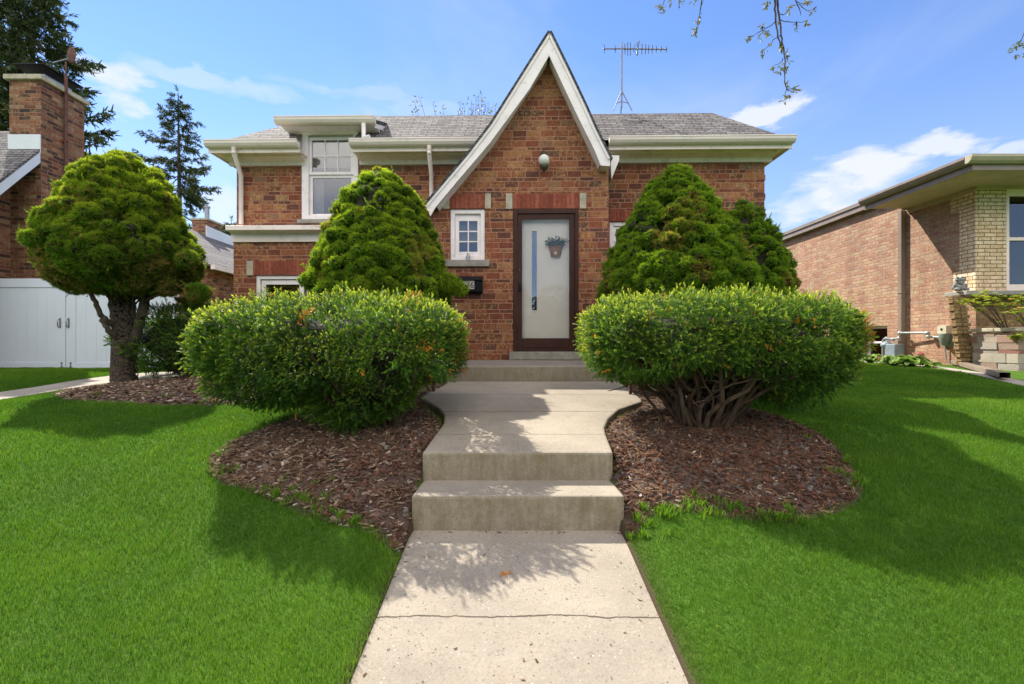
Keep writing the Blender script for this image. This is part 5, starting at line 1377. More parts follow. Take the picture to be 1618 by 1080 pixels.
mb = MB(); mb.add([NP(-9.03, 8.74, cz0+.22), NP(-8.52, 8.74, cz0+.22), NP(-8.52, 9.5, cz0+.21), NP(-9.03, 9.5, cz0+.21), NP(-8.95, 8.85, cz0+.12), NP(-8.60, 8.85, cz0+.12), NP(-8.60, 9.4, cz0+.12), NP(-8.95, 9.4, cz0+.12)], [(0, 1, 2, 3), (0, 4, 5, 1), (1, 5, 6, 2), (2, 6, 7, 3), (3, 7, 4, 0)])
NBx(-9.06, -8.49, 8.71, 9.53, cz0+.225, cz0+.24, mb); mb.build('chimney_hood', M_black, chm)
# rusty pipe with a cowl on the chimney side
rp = empty('rusty_flue_pipe', (-8.44, 9.10, CZ+3.0), 'rusty pipe with a round rusty vane strapped to the side of the tall chimney', 'pipe')
mb = MB(); mb.tube([(0, 0, .0), (0, 0, 2.05)], .028, 8); mb.tube([(0, 0, 2.05), (0, 0, 2.30)], .014, 6); mb.build('pipe', M_iron, rp)
for zc in (.1, .8, 1.7): MB().tube([(-.06, 0, zc), (.035, 0, zc)], .03, 6).build('clamp', M_iron, rp)
mb = MB(); mb.ball((.06, .05, 2.46), .16, 8, (.55, .12, 1.0)); o_ = mb.build('vane', M_iron, rp); o_.location = (0, 0, 0)
mb = MB(); mb.tube([(-.25, 0, 2.28), (.05, 0, 2.36)], .012, 5); mb.build('vane_arm', M_galv, rp)

# rear garage of the left neighbour
gr = empty('garage', (-8.5, 15, gl(-8.5, 15)), 'low brick garage with grey shingle roof seen between the topiary tree and the house', 'garage')
gb = np.array(gr.location)
def GP_(x, y, z): return (x-gb[0], y-gb[1], z-gb[2])
mb = MB(); mb.box(-13-gb[0], 0, -1.6, 6, -.5, CZ+2.1-gb[2]); mb.build('wall', M_bricknb if False else M_brickleft, gr)
mb = MB(); y0, y1 = 13.2, 21.2
a = [GP_(-8.25, y0, CZ+2.10), GP_(-10.5, y0, CZ+3.68), GP_(-12.75, y0, CZ+2.10)]; b = [GP_(-8.25, y1, CZ+2.10), GP_(-10.5, y1, CZ+3.68), GP_(-12.75, y1, CZ+2.10)]
mb.add(a+b, [(0, 1, 4, 3), (1, 2, 5, 4), (0, 2, 1), (3, 4, 5), (0, 3, 5, 2)]); gro = mb.build('roof', M_shingle, gr)
mb = MB(); mb.box(.23, .34, 13.2-gb[1], 21.2-gb[1], CZ+2.0-gb[2], CZ+2.12-gb[2]); mb.build('gutter', M_cream, gr)
mb = MB(); mb.box(-10.9-gb[0], -10.4-gb[0], 1.4, 2.2, CZ+2.9-gb[2], CZ+4.16-gb[2]); gc = mb.build('chimney', M_brickleft, gr)
mb = MB(); mb.box(-10.95-gb[0], -10.35-gb[0], 1.35, 2.25, CZ+4.16-gb[2], CZ+4.22-gb[2]); mb.build('chimney_cap', M_stone, gc)
mb = MB(); mb.tube([GP_(-10.65, 16.8, CZ+4.2), GP_(-10.65, 16.8, CZ+4.68)], .075, 12); mb.lathe(GP_(-10.65, 16.8, CZ+4.66), [(.075, 0), (.10, .02), (.10, .07), (.001, .09)], 12); mb.build('flue_pipe', M_galv, gc)
mb = MB(); mb.prism([(1.3, CZ+3.55-gb[2]), (1.3, CZ+3.95-gb[2]), (3.2, CZ+3.88-gb[2]), (3.2, CZ+3.55-gb[2])], -10.38-gb[0], -10.35-gb[0], 'x'); mb.build('flashing', M_flash, gc)

# white gate between the houses
YF = 8.0
fx0, fx1 = -9.0, wx(280, YF)
fz0, fz1 = wz(587, YF), wz(440, YF)
fen = empty('vinyl_gate', ((fx0+fx1)/2, YF, fz0), 'tall white vinyl double gate and fence behind the topiary tree', 'gate')
fo = np.array(fen.location)
gsplit = wx(106, YF)
def panel(x0, x1, nm):
    mb = MB(); x0 -= fo[0]; x1 -= fo[0]; H_ = fz1-fz0; st = .155; rt_ = .145
    mb.box(x0, x0+st, -.025, .025, .0, H_); mb.box(x1-st, x1, -.025, .025, .0, H_); mb.box(x0+st, x1-st, -.0245, .0245, H_-rt_, H_); mb.box(x0+st, x1-st, -.0245, .0245, 0, rt_*1.05)
    n = max(1, int((x1-x0-2*st)/.15)); wd = (x1-x0-2*st)/n
    for i in range(n): mb.box(x0+st+i*wd+.0008, x0+st+(i+1)*wd-.0008, -.012, .012, rt_*1.05, H_-rt_)
    return mb.build(nm, M_vinyl, fen, bevel=.002)
pa = panel(fx0+.15, gsplit-.006, 'gate_leaf'); pb = panel(gsplit+.006, wx(232, YF), 'gate_leaf')
MB().box(wx(232, YF)-fo[0]+.01, fx1-fo[0], -.05, .05, -.1, fz1-fz0+.03).build('gate_post', M_vinyl, fen, bevel=.004)
for px, par in ((97.5, pa), (111, pb)):
    x = wx(px, YF)-fo[0]; zz = wz(510, YF)-fz0
    mb = MB(); mb.tube([(x, -.03, zz+.07), (x-.0, -.075, zz+.05), (x, -.075, zz-.03), (x-.02, -.04, zz-.07)], .009, 6); mb.box(x-.012, x+.012, -.032, -.0255, zz-.08, zz+.085); mb.build('handle', M_galv, par)
for px, par in ((100, pa), (114, pb)):
    x = wx(px, YF)-fo[0]; mb = MB()
    for py in (573, 578.5): mb.ball((x, -.03, wz(py, YF)-fz0), .016, 5)
    mb.box(x-.006, x+.006, -.03, -.0255, wz(580, YF)-fz0, wz(572, YF)-fz0); mb.build('drop_bolt', M_alu, par)

# ------------------------------------------------------------------ right neighbour
SX, FY = 8.1, 8.4
rh = empty('brick_house', (SX, FY, gl(SX, FY)), 'pink brick bungalow with a yellow brick front corner at the right edge', 'house')
ro = np.array(rh.location)
def R_(x, y, z): return (x-ro[0], y-ro[1], z-ro[2])
def RB(mb, x0, x1, y0, y1, z0, z1): mb.box(x0-ro[0], x1-ro[0], y0-ro[1], y1-ro[1], z0-ro[2], z1-ro[2])
def SYf(px): return SX*F/(px-809)
def SZ(px, py): return CZ+(540-py)*SYf(px)/F
jY = 9.94
zb_ = CZ-.8
bwY = (SYf(1402), SYf(1366)); bwz = (SZ(1385, 566), SZ(1385, 515))
mb = MB()
def side(y0, y1, z0, z1): mb.add([R_(SX, y0, z0), R_(SX, y1, z0), R_(SX, y1, z1), R_(SX, y0, z1)], [(0, 1, 2, 3)])
side(FY, jY, zb_, CZ+2.72); side(jY, bwY[0], zb_, CZ+3.02); side(bwY[1], 24, zb_, CZ+3.02); side(bwY[0], bwY[1], zb_, bwz[0]); side(bwY[0], bwY[1], bwz[1], CZ+3.02)
mb.add([R_(SX, bwY[0], bwz[0]), R_(SX+.14, bwY[0], bwz[0]), R_(SX+.14, bwY[0], bwz[1]), R_(SX, bwY[0], bwz[1])], [(0, 1, 2, 3)])
mb.add([R_(SX, bwY[1], bwz[0]), R_(SX+.14, bwY[1], bwz[0]), R_(SX+.14, bwY[1], bwz[1]), R_(SX, bwY[1], bwz[1])], [(0, 1, 2, 3)])
mb.add([R_(SX, bwY[0], bwz[1]), R_(SX+.14, bwY[0], bwz[1]), R_(SX+.14, bwY[1], bwz[1]), R_(SX, bwY[1], bwz[1])], [(0, 1, 2, 3)])
mb.add([R_(SX, 24, zb_), R_(20, 24, zb_), R_(20, 24, CZ+3.0), R_(SX, 24, CZ+3.0)], [(0, 1, 2, 3)])
mb.build('side_wall', M_bricknb, rh)
# basement window
mb = MB(); RB(mb, SX+.06, SX+.12, bwY[0], bwY[0]+.05, *bwz); RB(mb, SX+.06, SX+.12, bwY[1]-.05, bwY[1], *bwz); RB(mb, SX+.061, SX+.119, bwY[0]+.05, bwY[1]-.05, bwz[1]-.05, bwz[1]); RB(mb, SX+.061, SX+.119, bwY[0]+.05, bwY[1]-.05, bwz[0], bwz[0]+.05)
RB(mb, SX+.062, SX+.118, bwY[0]+.05, bwY[1]-.05, (bwz[0]+bwz[1])/2-.02, (bwz[0]+bwz[1])/2+.02)
bw = mb.build('basement_window', M_white, rh); mb = MB(); RB(mb, SX+.10, SX+.105, bwY[0]+.04, bwY[1]-.04, bwz[0]+.04, bwz[1]-.04); mb.build('pane', M_glass, bw)
mb = MB(); RB(mb, SX+.3, SX+.31, bwY[0]-.3, bwY[1]+.3, bwz[0]-.2, bwz[1]+.2); mb.build('curtain', M_curtain, bw)
# yellow brick front with window
fw0, fw1 = wx(1590, FY), wx(1590, FY)+1.5
zled = CZ+.87; fzt = CZ+2.74
def wbx(px): return wx(px, FY)
mb = MB()
def front(x0, x1, z0, z1, y=FY): mb.add([R_(x0, y, z0), R_(x1, y, z0), R_(x1, y, z1), R_(x0, y, z1)], [(0, 1, 2, 3)])
front(SX, fw0, zled, fzt); front(fw1, 16, zled, fzt)
for x in (fw0, fw1): mb.add([R_(x, FY, zled), R_(x, FY+.12, zled), R_(x, FY+.12, fzt), R_(x, FY, fzt)], [(0, 1, 2, 3)])
# toothed return on the side wall
k = 0; z = zled
while z < CZ+2.70:
    blk = int((z-zled)/.30) % 2; yy = FY+.30 if (CZ+1.15 < z < CZ+2.30) else FY+.42
    if z > CZ+2.3: yy = FY+.48
    h_ = .0677*2
    RB(mb, SX-.006, SX+.01, FY+.0005, yy, z, min(z+h_, CZ+2.70)); z += h_
mb.build('front_wall', M_brickye, rh)
mb = MB(); front(SX+.0, 16, zb_, zled-.001, FY+.03); mb.build('lower_front_wall', M_bricktan, rh)
mb = MB(); zr = wz(306, FY); frz = fzt
RB(mb, fw0, fw1, FY-.01, FY+.10, zr, frz-.07); RB(mb, fw0, fw0+.05, FY-.005, FY+.10, zled, zr); RB(mb, fw1-.05, fw1, FY-.005, FY+.10, zled, zr); RB(mb, fw0+.05, fw1-.05, FY-.004, FY+.10, zled, wz(449, FY)); RB(mb, fw0+.05, fw1-.05, FY+.0, FY+.09, wz(379.5, FY), wz(374.5, FY)); RB(mb, fw0+.05, fw1-.05, FY+.0, FY+.09, zr-.03, zr)
fw = mb.build('window', M_frieze, rh, bevel=.003)
mb = MB(); RB(mb, fw0+.05, fw1-.05, FY+.05, FY+.055, wz(449, FY), zr-.03); mb.build('pane', M_glass, fw)
V = []; m_ = 60
for i in range(m_+1): x = lerp(fw0, fw1, i/m_); V += [R_(x, FY+.22+.02*math.sin(i*1.3), zled), R_(x, FY+.22+.02*math.sin(i*1.3), zr)]
MB().add(V, [(2*i, 2*i+2, 2*i+3, 2*i+1) for i in range(m_)], True).build('curtain', plain('net_curtain', (.30, .31, .29), .9), fw)
mb = MB(); RB(mb, SX+.1, 16, FY+.5, FY+.55, zb_, fzt); mb.build('inner_wall', M_interior, rh)
# ledge and corbelled pillar
mb = MB(); mb.prism([(7.66-ro[0], 8.10-ro[1]), (15-ro[0], 8.10-ro[1]), (15-ro[0], FY+.02-ro[1]), (SX+.02-ro[0], FY+.02-ro[1]), (SX+.02-ro[0], 8.60-ro[1]), (7.66-ro[0], 8.52-ro[1])], zled-.075-ro[2], zled-ro[2], 'z')
mb.build('stone_ledge', M_sill, rh, bevel=.012)
mb = MB(); zt2 = zled-.08; nrow = 19; zbot = CZ-.47
for i in range(nrow):
    t = (i+.5)/nrow; z1 = lerp(zt2, zbot, i/nrow); z0 = lerp(zt2, zbot, (i+1)/nrow); xc = lerp(wx(1512, 8.2), wx(1528, 8.2), t); o2 = .014 if i % 2 else 0
    RB(mb, xc-.10-o2, xc-.005, 8.18-o2*.5, 8.27, z0+.010, z1); RB(mb, xc+.004, xc+.125+o2, 8.18-o2, 8.27, z0+.010, z1)
    RB(mb, xc-.092, xc+.115, 8.19, 8.265, z0, z0+.0095)
mb.build('corbelled_pillar', M_bricktan, rh)
# eaves: wide tan soffit in front, narrow fascia beyond
OX, OY = 7.22, 7.54
mb = MB(); RB(mb, OX, 17, OY, FY+.03, CZ+2.72, CZ+2.75); RB(mb, OX, SX+.02, FY+.03, jY-.12, CZ+2.72, CZ+2.75); mb.build('soffit', M_soffit, rh)
mb = MB(); RB(mb, SX-.02, 17, FY-.03, FY+.0, CZ+2.665, CZ+2.7195); RB(mb, SX-.03, SX-.001, FY+.0, jY-.12, CZ+2.63, CZ+2.7195); mb.build('frieze_board', M_soffit, rh)
mb = MB(); RB(mb, OX-.02, 17, OY-.02, OY, CZ+2.69, CZ+2.80); RB(mb, OX-.02, OX, OY, jY-.12, CZ+2.69, CZ+2.80); mb.build('fascia', M_brownpaint, rh)
def gut(pts, nm): mb = MB(); mb.prism(pts[0], pts[1], pts[2], pts[3]); return mb.build(nm, pts[4], rh)
gp = [(0, 0), (-.05, 0), (-.09, .03), (-.12, .08), (-.12, .12), (0, .12)]
mb = MB(); mb.prism([(OY-.02+p[0]-ro[1], CZ+2.78+p[1]-ro[2]) for p in gp], OX-.14-ro[0], 17-ro[0], 'x'); mb.build('gutter', plain('gutter_tan', (.40, .36, .25), .45, .08, 3, dirt=(.26, .22, .14)), rh)
mb = MB(); mb.prism([(OX-.02+p[0]-ro[0], CZ+2.78+p[1]-ro[2]) for p in gp], OY-.01-ro[1], jY-.1-ro[1], 'y'); mb.build('gutter', M_brownpaint, rh)
mb = MB(); RB(mb, SX-.13, SX-.001, jY-.1, 24, CZ+3.0, CZ+3.17); RB(mb, SX-.16, SX-.13, jY-.1, 24, CZ+3.12, CZ+3.20); RB(mb, SX-.15, SX+.1, jY-.14, jY-.1, CZ+2.70, CZ+3.17); mb.build('fascia', M_brownpaint, rh)
mb = MB(); a_ = [R_(OX-.05, OY-.05, CZ+2.90), R_(20, OY-.05, CZ+2.90), R_(20, 13, CZ+3.4), R_(10.2, 13, CZ+3.4), R_(SX-.1, 24, CZ+3.18), R_(20, 24, CZ+3.18), R_(SX-.13, jY-.1, CZ+3.175), R_(OX-.05, jY-.1, CZ+2.90)]
mb.add(a_, [(0, 1, 2, 3), (0, 3, 6, 7), (6, 3, 2, 5, 4)]); mb.build('roof', M_shingle, rh)
# downspout
ds = MB(); yy = SYf(1429); RB(ds, SX-.10, SX-.005, yy-.045, yy+.045, CZ-.30, CZ+2.71); RB(ds, SX-.112, SX-.004, yy-.055, yy+.055, CZ+1.0, CZ+1.03); ds.build('downspout', M_brownpaint, rh, bevel=.008)

# stone planter in front of the bungalow
pX = 7.78
pl_ = empty('stone_planter', (pX, 7.4, gl(pX, 7.4)), 'low planter of split cream and pink stone blocks beside the bungalow front', 'planter')
po = np.array(pl_.location); zpt = CZ+.165
M_ash = attrmat('split_stone', [(0, (.27, .12, .09)), (.25, (.33, .18, .14)), (.45, (.40, .33, .25)), (.7, (.46, .41, .33)), (1, (.38, .34, .29))], .9)
rga = random.Random(9); Vs, Fs, Rn = [], [], []
def stone(x0, x1, y0, y1, z0, z1, r):
    nv = len(Vs); bs = [(x0,y0,z0),(x1,y0,z0),(x1,y1,z0),(x0,y1,z0),(x0,y0,z1),(x1,y0,z1),(x1,y1,z1),(x0,y1,z1)]
    for v in bs: Vs.append((v[0]-po[0]+rga.uniform(-.006, .006), v[1]-po[1]+rga.uniform(-.003, .003), v[2]-po[2]))
    for f in [(0,3,2,1),(4,5,6,7),(0,1,5,4),(1,2,6,5),(2,3,7,6),(3,0,4,7)]: Fs.append(tuple(i+nv for i in f))
    Rn.extend([r]*8)
z = CZ-.62; rows = [.19, .10, .15, .06, .11, .10, .06]
for h_ in rows:
    if z + h_ > zpt+.02: break
    y = 7.38
    while y < 8.1:
        l = rga.uniform(.14, .38); y2 = min(y+l, 8.12); stone(pX-rga.uniform(0, .022), pX+.12, y+.0015, y2-.0015, z+.0015, z+h_-.0015, rga.random() if h_ < .15 else rga.uniform(.5, .9)); y = y2
    x = pX+.121
    while x < 9.8:
        l = rga.uniform(.14, .42); stone(x+.004, x+l-.004, 7.38-rga.uniform(0, .025), 7.5, z+.004, z+h_-.004, rga.random()); x += l
    z += h_
mesh_np('stone_blocks', Vs, Fs, M_ash, pl_, {'rnd': Rn})
mb = MB(); 
for a_, b_ in ((7.36, 7.72), (7.73, 8.12)): mb.box(pX-.045-po[0], pX+.16-po[0], a_-po[1], b_-po[1], zpt-po[2], zpt+.06-po[2])
mb.box(pX+.165-po[0], 9.8-po[0], 7.36-po[1], 7.56-po[1], zpt-po[2], zpt+.06-po[2]); mb.build('cap_stones', M_stone, pl_, bevel=.01)
mb = MB(); mb.box(pX+.13-po[0], 9.8-po[0], 7.51-po[1], 8.35-po[1], -.1, zpt-.05-po[2]); mb.build('soil', M_soil, pl_)

# gas meter, pipes and electric box on the side wall
def S3(px, py, out=.12):   # point standing `out` metres off the side wall
    x = SX-out; y = x*F/(px-809); return Vector((x, y, CZ+(540-py)*y/F))
g0 = S3(1405, 560, .2); gm = empty('gas_meter', (SX-.2, g0.y, gl(SX-.2, g0.y)), 'grey gas meter with pipework low on the pink brick wall', 'gas meter')
go = Vector(gm.location)
M_mtr = plain('meter_grey', (.20, .25, .28), .45, .12, 10, dirt=(.12, .14, .14))
def Q3(px, py, out=.15): return S3(px, py, out)-go
c = Q3(1413, 553, .16); mb = MB(); mb.box(c.x-.10, c.x+.10, c.y-.14, c.y+.14, c.z-.14, c.z+.13); mb.build('meter_case', M_mtr, gm, bevel=.02)
c = Q3(1401, 545, .18); mb = MB(); mb.lathe(tuple(c), [(.001, -.07), (.07, -.06), (.11, -.02), (.11, .02), (.07, .05), (.03, .09), (.001, .1)], 16); mb.build('regulator', M_mtr, gm)
M_pipe = plain('pipe_grey', (.36, .38, .37), .4, .12, 14, metal=.3)
mb = MB(); mb.tube([Q3(1395, 566), Q3(1395, 538), Q3(1397, 535), Q3(1418, 534.5), Q3(1422, 532), Q3(1422, 526.5), Q3(1424, 525.5), Q3(1463, 525.5, .10), Q3(1466, 526, .09), Q3(1467, 531.5, .07), Q3(1470, 532, .05), Q3(1484, 532.5, .05)], .020, 8)
for px, py, r in ((1422, 526, .045), (1421, 534, .04), (1465.5, 526, .045), (1467, 531.5, .04), (1401, 534.5, .04), (1411, 536, .04)): mb.ball(tuple(Q3(px, py, .14 if px < 1430 else .09)), r, 6)
mb.tube([Q3(1401, 534.5), Q3(1401, 542)], .018, 6); mb.tube([Q3(1411, 535), Q3(1412, 541)], .018, 6)
mb.build('pipework', M_pipe, gm)
e0 = S3(1492, 527, .1); em = empty('electric_box', (SX, e0.y, e0.z), 'cream electric box above a green grey cup on the pink brick wall', 'electric box'); eo = Vector(em.location)
mb = MB(); mb.box(-.15, 0, -.095, .095, .0, .15); mb.build('cover', plain('box_cream', (.55, .50, .36), .5), em, bevel=.006)
mb = MB(); mb.lathe((-.09, 0, 0), [(.001, -.22), (.055, -.21), (.085, -.10), (.09, 0), (.001, .0)], 16); mb.box(-.05, 0, -.11, .11, -.23, -.001); mb.build('meter_cup', plain('box_green', (.15, .19, .14), .5), em, bevel=.004)
mb = MB(); mb.tube([(-.05, .04, -.22), (-.04, .03, -.48)], .012, 6); mb.build('conduit', M_pipe, em)
MB().box(-.154, -.1505, -.02, .02, .06, .10).build('seal', M_black, em)
# grey downspout extension lying on the ground
a_, b_ = Vector((*G(1480, 571), 0)), Vector((*G(1588, 603), 0)); a_.z = gl(a_.x, a_.y)+.06; b_.z = gl(b_.x, b_.y)+.05
de = empty('downspout_extension', a_, 'long grey downspout extension lying on the ground below the bungalow wall', 'downspout')
d_ = (b_-a_); nn = Vector((-d_.y, d_.x, 0)).normalized()*.05; up = Vector((0, 0, .07)); mb = MB()
pts = [Vector((0, 0, 0))-nn, Vector((0, 0, 0))+nn, Vector((0, 0, 0))+nn+up, Vector((0, 0, 0))-nn+up]; pts2 = [p+d_ for p in pts]
mb.add([tuple(p) for p in pts+pts2], [(0, 1, 5, 4), (1, 2, 6, 5), (2, 3, 7, 6), (3, 0, 4, 7)]); mb.build('channel', M_brownpaint, de, bevel=.006)

# small stone figure of stacked frogs on the ledge
sp_ = Vector(P(1515, 458.5, 8.3)); sp_.z = zled
stt = empty('stone_figure', sp_, 'small grey stone animal figure sitting on the ledge by the yellow bricks', 'statue')
mb = MB(); k_ = 1/90.5
for (dx, dy, dz, r, sc) in ((0, 0, .07, .085, (1.25, .9, .75)), (-.08, -.05, .035, .04, (1, 1.2, .8)), (.08, -.05, .035, .04, (1, 1.2, .8)), (.0, -.02, .15, .06, (1.2, 1, .7)), (-.03, -.03, .20, .048, (1.2, 1, .8)), (-.065, -.05, .235, .018, (1, 1, 1)), (.01, -.05, .24, .018, (1, 1, 1)), (.06, -.02, .205, .04, (1, 1, .9)), (.075, -.04, .24, .015, (1, 1, 1)), (-.09, -.02, .10, .03, (.8, 1, 1.3)), (.1, -.02, .10, .03, (.8, 1, 1.3)), (.045, -.04, .242, .014, (1, 1, 1))):
    mb.ball((dx, dy, dz), r, 8, sc)
mb.build('body', plain('cast_stone', (.24, .24, .23), .9, .4, 30, bump=1, dirt=(.08, .08, .08)), stt)

# broad-leaved plants and maple sprays by the bungalow
def hosta(px, py, r, n, seed, lab, Y=None, mat=M_hosta):
    x, y = G(px, py); y = Y or y; x = wx(px, y); z = gl(x, y); root = empty('hosta_plant', (x, y, z), lab, 'plant', 'leafy plants along the bungalow wall'); rg_ = random.Random(seed)
    V, Fc, Rn_, Tp_ = [], [], [], []
    for i in range(n):
        a = rg_.uniform(0, 2*PI); l = r*rg_.uniform(.5, 1.1); el = rg_.uniform(.35, 1.2); w_ = l*.19; b0 = len(V); m = 6; rr_ = rg_.random()
        for k in range(m+1):
            t = k/m; d = l*t*math.cos(el*(1-.2*t)); h = l*math.sin(el)*t*(1.35-.95*t*t); ww = w_*math.sin(PI*min(1, t*.93+.06))**.8; sx, sy = -math.sin(a)*ww, math.cos(a)*ww
            c = (d*math.cos(a), d*math.sin(a), h)
            V += [(c[0]-sx, c[1]-sy, c[2]+ww*.35), (c[0], c[1], c[2]), (c[0]+sx, c[1]+sy, c[2]+ww*.35)]; Tp_ += [1, 0, 1]; Rn_ += [rr_]*3
            if k: q = b0+3*k; Fc += [(q-3, q-2, q+1, q), (q-2, q-1, q+2, q+1)]
    mesh_np('leaves', V, Fc, mat, root, {'rnd': Rn_, 'tip': Tp_}, smooth=True); return root
h1 = hosta(1440, 583, .34, 110, 1, 'large clump of broad pale edged leaves below the electric box', 8.3)
h1b = hosta(1412, 583, .30, 80, 2, 'clump of broad leaves in front of the gas meter', 8.7)
h2 = hosta(1375, 579, .30, 90, 3, 'clump of leafy plants below the basement window, by the right yew', 9.6)
h3 = hosta(1470, 583, .20, 40, 4, 'small low leafy clump at the end of the downspout extension', 8.0)
def flower(px, py, Y, lab, seed):
    x, y, z = P(px, py, Y); r = empty('pink_flower', (x, y, z), lab, 'flower', 'pink flowers by the bungalow wall'); rg_ = random.Random(seed); mb = MB()
    for i in range(16):
        d = Vector((rg_.gauss(0, 1), rg_.gauss(0, 1), rg_.gauss(.3, 1))).normalized()*.055; s_ = d.cross(Vector((.2, .5, .7))).normalized()*.03
        mb.add([d*.1, d*.7-s_, d, d*.7+s_], [(0, 1, 2, 3)])
    mb.build('petals', M_pink, r); MB().tube([(0, 0, 0), (0, .02, -(z-gl(x, y)))], .006, 5).build('stem', M_sage, r)
flower(1455, 560, 8.15, 'pink flower above the large leafy clump under the electric box', 1); flower(1392, 567, 9.0, 'pink flower low in front of the gas meter', 2)

def maple(px0, py0, tips, Y, lab, seed, n=26, root_px=None):
    x, y, z = P(px0, py0, Y); rg_ = random.Random(seed); r = empty('maple_shrub', (x, y, z), lab, 'shrub', 'bright leaved shrubs beside the planter'); mb = MB(); V, Fc, Rn_ = [], [], []
    for (px, py, rad) in tips:
        e = Vector(P(px, py, Y+rg_.uniform(-.15, .15)))-Vector((x, y, z)); knobby(mb, [(0, 0, 0), e*.5+Vector((0, 0, .05)), e], .012, .004, 5, 4, .006, seed)
        for k in range(n):
            c = e + Vector((rg_.gauss(0, 1), rg_.gauss(0, 1), rg_.gauss(0, .45)))*rad*.5; a = rg_.uniform(0, 2*PI); s = rg_.uniform(.022, .042); u = Vector((math.cos(a), math.sin(a), rg_.uniform(-.5, .1))); v_ = Vector((-math.sin(a), math.cos(a), rg_.uniform(-.3, .3))); b0 = len(V); rr_ = rg_.random()
            V.append(tuple(c)); Rn_.append(rr_); m = 10
            for j in range(m):
                t = -2.6+5.2*j/(m-1); R__ = s*(1.5 if j % 2 == 0 else .6); V.append(tuple(c+u*R__*math.cos(t)+v_*R__*math.sin(t))); Rn_.append(rr_)
            for j in range(m-1): Fc.append((b0, b0+1+j, b0+2+j))
    mb.build('branches', M_twig, r); mesh_np('leaves', V, Fc, M_maple, r, {'rnd': Rn_, 'tip': np.zeros(len(V))}); return r
mp_ = maple(1600, 540, [(1545, 470, .16), (1560, 478, .17), (1534, 478, .12), (1553, 462, .12), (1572, 470, .15), (1548, 488, .10), (1525, 475, .07)], 7.75, 'shrub with spreading bright green maple leaves in front of the ledge', 5)
maple(1650, 560, [(1598, 478, .14), (1610, 470, .16), (1605, 492, .14), (1590, 486, .12), (1618, 488, .16), (1612, 505, .14), (1635, 480, .2), (1640, 500, .2), (1612, 528, .09), (1606, 533, .07), (1620, 535, .1)], 7.45, 'bright green maple shrub cut by the right edge above the stone planter', 6)

# ------------------------------------------------------------------ far conifers and trees
def spray_tpl(rg, L=1.0):
    V, F_ = [], []
    for i in range(11):
        t = rg.uniform(0, 1); a = rg.choice([-1, 1])*rg.uniform(.3, 1.0); p = np.array([0, rg.normal(0, .05), t*L*.8]); l = L*rg.uniform(.22, .42)
        d = np.array([math.sin(a), rg.normal(0, .35), math.cos(a)]); s = np.cross(d, [0, 1, .2]); s /= np.linalg.norm(s); k = len(V); w_ = .055*L
        V += [p-s*w_, p+s*w_, p+d*l+s*w_*.3, p+d*l-s*w_*.3]; F_ += [[k, k+1, k+2], [k, k+2, k+3]]
    return np.array(V), np.array(F_), np.zeros(len(V))
T_SP = [spray_tpl(np.random.default_rng(i)) for i in range(6)]
def conifer(px, Y, ztop, zlow, rmax, seed, lab, lean=0, gap=.38, nb_=6, power=.75, spl=.42, dens=1.0, label_group=None, ragged=.25):
    rg = np.random.default_rng(seed); x = wx(px, Y); z0 = gl(x, Y); root = empty('spruce_tree', (x, Y, z0), lab, 'conifer', label_group); off = np.array([x, Y, z0]); Ht = ztop-z0
    MB().tube([(0, 0, -.2), (lean*.5, 0, Ht*.5), (lean, 0, Ht)], [Ht*.016, Ht*.009, .02], 10).build('trunk', M_barkc, root)
    mb = MB(); PP, NN, SS = [], [], []
    z = zlow - z0
    while z < Ht - .1:
        t = (z-(zlow-z0))/(Ht-(zlow-z0)); nbr = nb_ + rg.integers(-2, 3); a0 = rg.random()*2*PI
        for i in range(max(2, nbr)):
            a = a0+i*2*PI/nbr + rg.normal(0, .2); l = rmax*((1-t)**power)*rg.uniform(1-ragged*1.6, 1+ragged*.6)+.12; d = np.array([math.cos(a), math.sin(a), 0]); zz = z + rg.uniform(-.15, .15)
            pts = [np.array([lean*z/Ht, 0, zz]) + d*l*s + np.array([0, 0, l*(-.28*math.sin(s*2.4)+.14*s**3)]) for s in (0, .25, .5, .75, 1)]
            mb.tube([tuple(p) for p in pts], [.035*(l/rmax)+.012, .025*(l/rmax)+.01, .016, .010, .004], 5, False)
            m = int(l*9*dens)+3
            for k in range(m):
                s = rg.uniform(.12, 1)**.8; q = s*4; j = min(3, int(q)); p = pts[j]*(1-(q-j))+pts[j+1]*(q-j); sd = rg.choice([-1, 1]); perp = np.array([-d[1], d[0], 0])*sd
                dr = d*rg.uniform(.3, 1.)+perp*rg.uniform(.2, 1.)*(1-s*.6)+np.array([0, 0, rg.uniform(-.7, .15)]); PP.append(p); NN.append(dr/np.linalg.norm(dr)); SS.append(spl*rg.uniform(.6, 1.3)*(.6+.5*(1-t)))
        z += gap*rg.uniform(.75, 1.25)*(1-.45*t)
    PP.append(np.array([lean, 0, Ht])); NN.append(np.array([0, 0, 1.])); SS.append(spl*.8)
    mb.build('branches', M_barkc, root); PP, NN, SS = map(np.array, (PP, NN, SS))
    rnd = np.clip(.5+.3*NZ(PP+off, .8)+rg.normal(0, .2, len(PP)), 0, 1)
    V, F_, a, b = scatter(T_SP, PP, NN, SS, rg, rnd, tilt=.12); mesh_np('crown', V, F_, M_conifer, root, {'rnd': a, 'tip': b}); return root
conifer(52, 24, CZ+19.2, CZ+3.5, 3.9, 3, 'very tall dense spruce behind the left chimney, reaching the top edge', nb_=7, power=.55, spl=.80, dens=1.7, gap=.62, ragged=.35)
conifer(287, 27, CZ+14.0, CZ+3.0, 3.2, 4, 'smaller thin ragged spruce with gaps between its limbs, between the chimney and the house', lean=-.2, nb_=5, power=.70, spl=.60, dens=1.9, gap=.62, ragged=.45)
